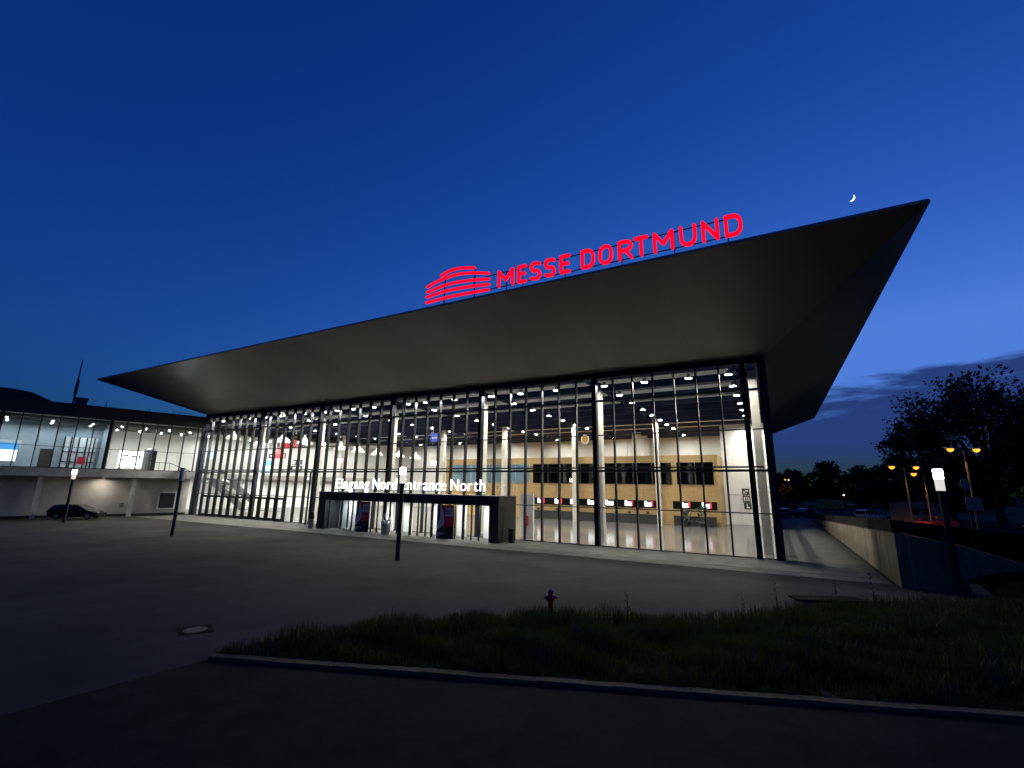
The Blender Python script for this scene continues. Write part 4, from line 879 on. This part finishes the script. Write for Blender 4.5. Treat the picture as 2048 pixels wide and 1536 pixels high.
# ------------------------------------------------------------------ grass island
gpoly = [(-6.3, 10.75), (-5.06, 12.09), (-3.89, 13.29), (-1.63, 14.12), (0.34, 14.65), (4.15, 14.74), (7.08, 14.75), (9.37, 16.11), (11.65, 17.07), (15.07, 18.06), (19.57, 19.06)] + [(30, 19.5), (34, 17), (34, 4.9)]
KL = lambda x: 10.70-0.1444*(x+6.12)
def ing(x, y):
    c = False; n = len(gpoly)
    for i in range(n):
        (x1, y1), (x2, y2) = gpoly[i], gpoly[i-1]
        if (y1 > y) != (y2 > y) and x < (x2-x1)*(y-y1)/(y2-y1)+x1: c = not c
    return c
m_ = MB(); gxs = np.arange(-7, 34.1, 0.4); gys = np.arange(4.4, 20.5, 0.4); ids = {}
for i, x in enumerate(gxs):
    for j, y in enumerate(gys): ids[i, j] = m_.add([(x, y, gz(x, y)+0.02+0.03*math.sin(3*x)*math.cos(2.7*y))])
for i in range(len(gxs)-1):
    for j in range(len(gys)-1):
        cx_, cy_ = gxs[i]+0.2, gys[j]+0.2
        if ing(cx_, cy_) and cy_ - KL(cx_) > 0.2: m_.face((ids[i,j], ids[i+1,j], ids[i+1,j+1], ids[i,j+1]))
obj('grass_bed', m_.mesh('grass_bed', 'soil', True), kind='structure')
def blades(name, n, hmin, hmax, mt, wid, where=None, clump=True):
    V, F = [], []
    k = 0
    while k < n:
        x = random.uniform(-7, 26); y = random.uniform(4.5, 20)
        if x > 14 and random.random() < 0.5: continue
        if not ing(x, y) or y - KL(x) < 0.03: continue
        if where and not where(x, y): continue
        d = 0.5+0.5*math.sin(x*1.9+1.3*math.sin(y*1.7))*math.sin(y*2.3+x*0.7)
        if math.sin(x*0.9+2.2)*math.sin(y*1.1-x*0.35) > 0.66 and random.random() < 0.55: continue
        ek = min(1.0, 0.35 + (y-KL(x))*0.42)
        for q in range(4):
            bx, by = x+random.gauss(0, 0.07), y+random.gauss(0, 0.07)
            if by - KL(bx) < 0.04: continue
            h = random.uniform(hmin, hmax)*(0.35+0.95*d)*ek; a_ = random.uniform(0, 6.28); l = h*random.uniform(0.1, 0.6)
            ux, uy = math.cos(a_), math.sin(a_); z = gz(bx, by)+0.02; b = len(V); w_ = wid*random.uniform(0.6, 1.3)
            V += [(bx-uy*w_, by+ux*w_, z), (bx+uy*w_, by-ux*w_, z), (bx+ux*l*0.45-uy*w_*0.7, by+uy*l*0.45+ux*w_*0.7, z+h*0.65), (bx+ux*l*0.45+uy*w_*0.7, by+uy*l*0.45-ux*w_*0.7, z+h*0.65), (bx+ux*l, by+uy*l, z+h)]
            F += [(b, b+1, b+3, b+2), (b+2, b+3, b+4)]; k += 1
    me = bpy.data.meshes.new(name); me.from_pydata(V, [], F); me.materials.append(M[mt]); me.update()
    return obj(name, me, kind='stuff')
g1 = blades('grass', 90000, 0.16, 0.46, 'grass', 0.009); g1['label'] = 'long unmown green grass on the bank behind the kerb'; g1['category'] = 'grass'
g2 = blades('dry_grass', 5000, 0.2, 0.6, 'grass_dry', 0.006, lambda x, y: (math.sin(x*2.1+0.4)*math.sin(y*1.8+x) > 0.45)); g2['label'] = 'sparse pale dry stalks among the green grass'; g2['category'] = 'grass'
def weed(x, y, h, lab):
    t = thing('weed', lab, 'weed', (x, y, gz(x, y)+0.01))
    obj('stem', MB().tube([(0, 0, 0), (0.02, 0, h*0.6), (0, 0.02, h)], [0.012, 0.009, 0.004], 5).mesh('stem', 'plant'), t)
    m_ = MB()
    for k in range(34):
        z = h*(0.25+0.75*k/33); a_ = k*2.4; l = h*0.34*(1.1-0.6*k/33); q = Vector((0, 0, z)); e = Vector((math.cos(a_)*l, math.sin(a_)*l, z+l*0.45)); s = Vector((-math.sin(a_), math.cos(a_), 0))*0.022
        m_.quad([q, (q+e)/2+s, e, (q+e)/2-s])
    obj('leaves', m_.mesh('leaves', 'plant'), t)
for x, y, h, lab in ((8.57, 15.97, 0.95, 'upright leafy weed beside the low stone block'), (11.2, 17.0, 0.75, 'small star-shaped weed in front of the stone block'), (12.6, 17.2, 1.05, 'tall dark weed at the right of the stone block'), (3.48, 14.7, 0.7, 'pointed weed a little right of the hydrant'), (6.9, 14.7, 0.65, 'bushy weed midway along the grass edge')):
    weed(x, y, h, lab)
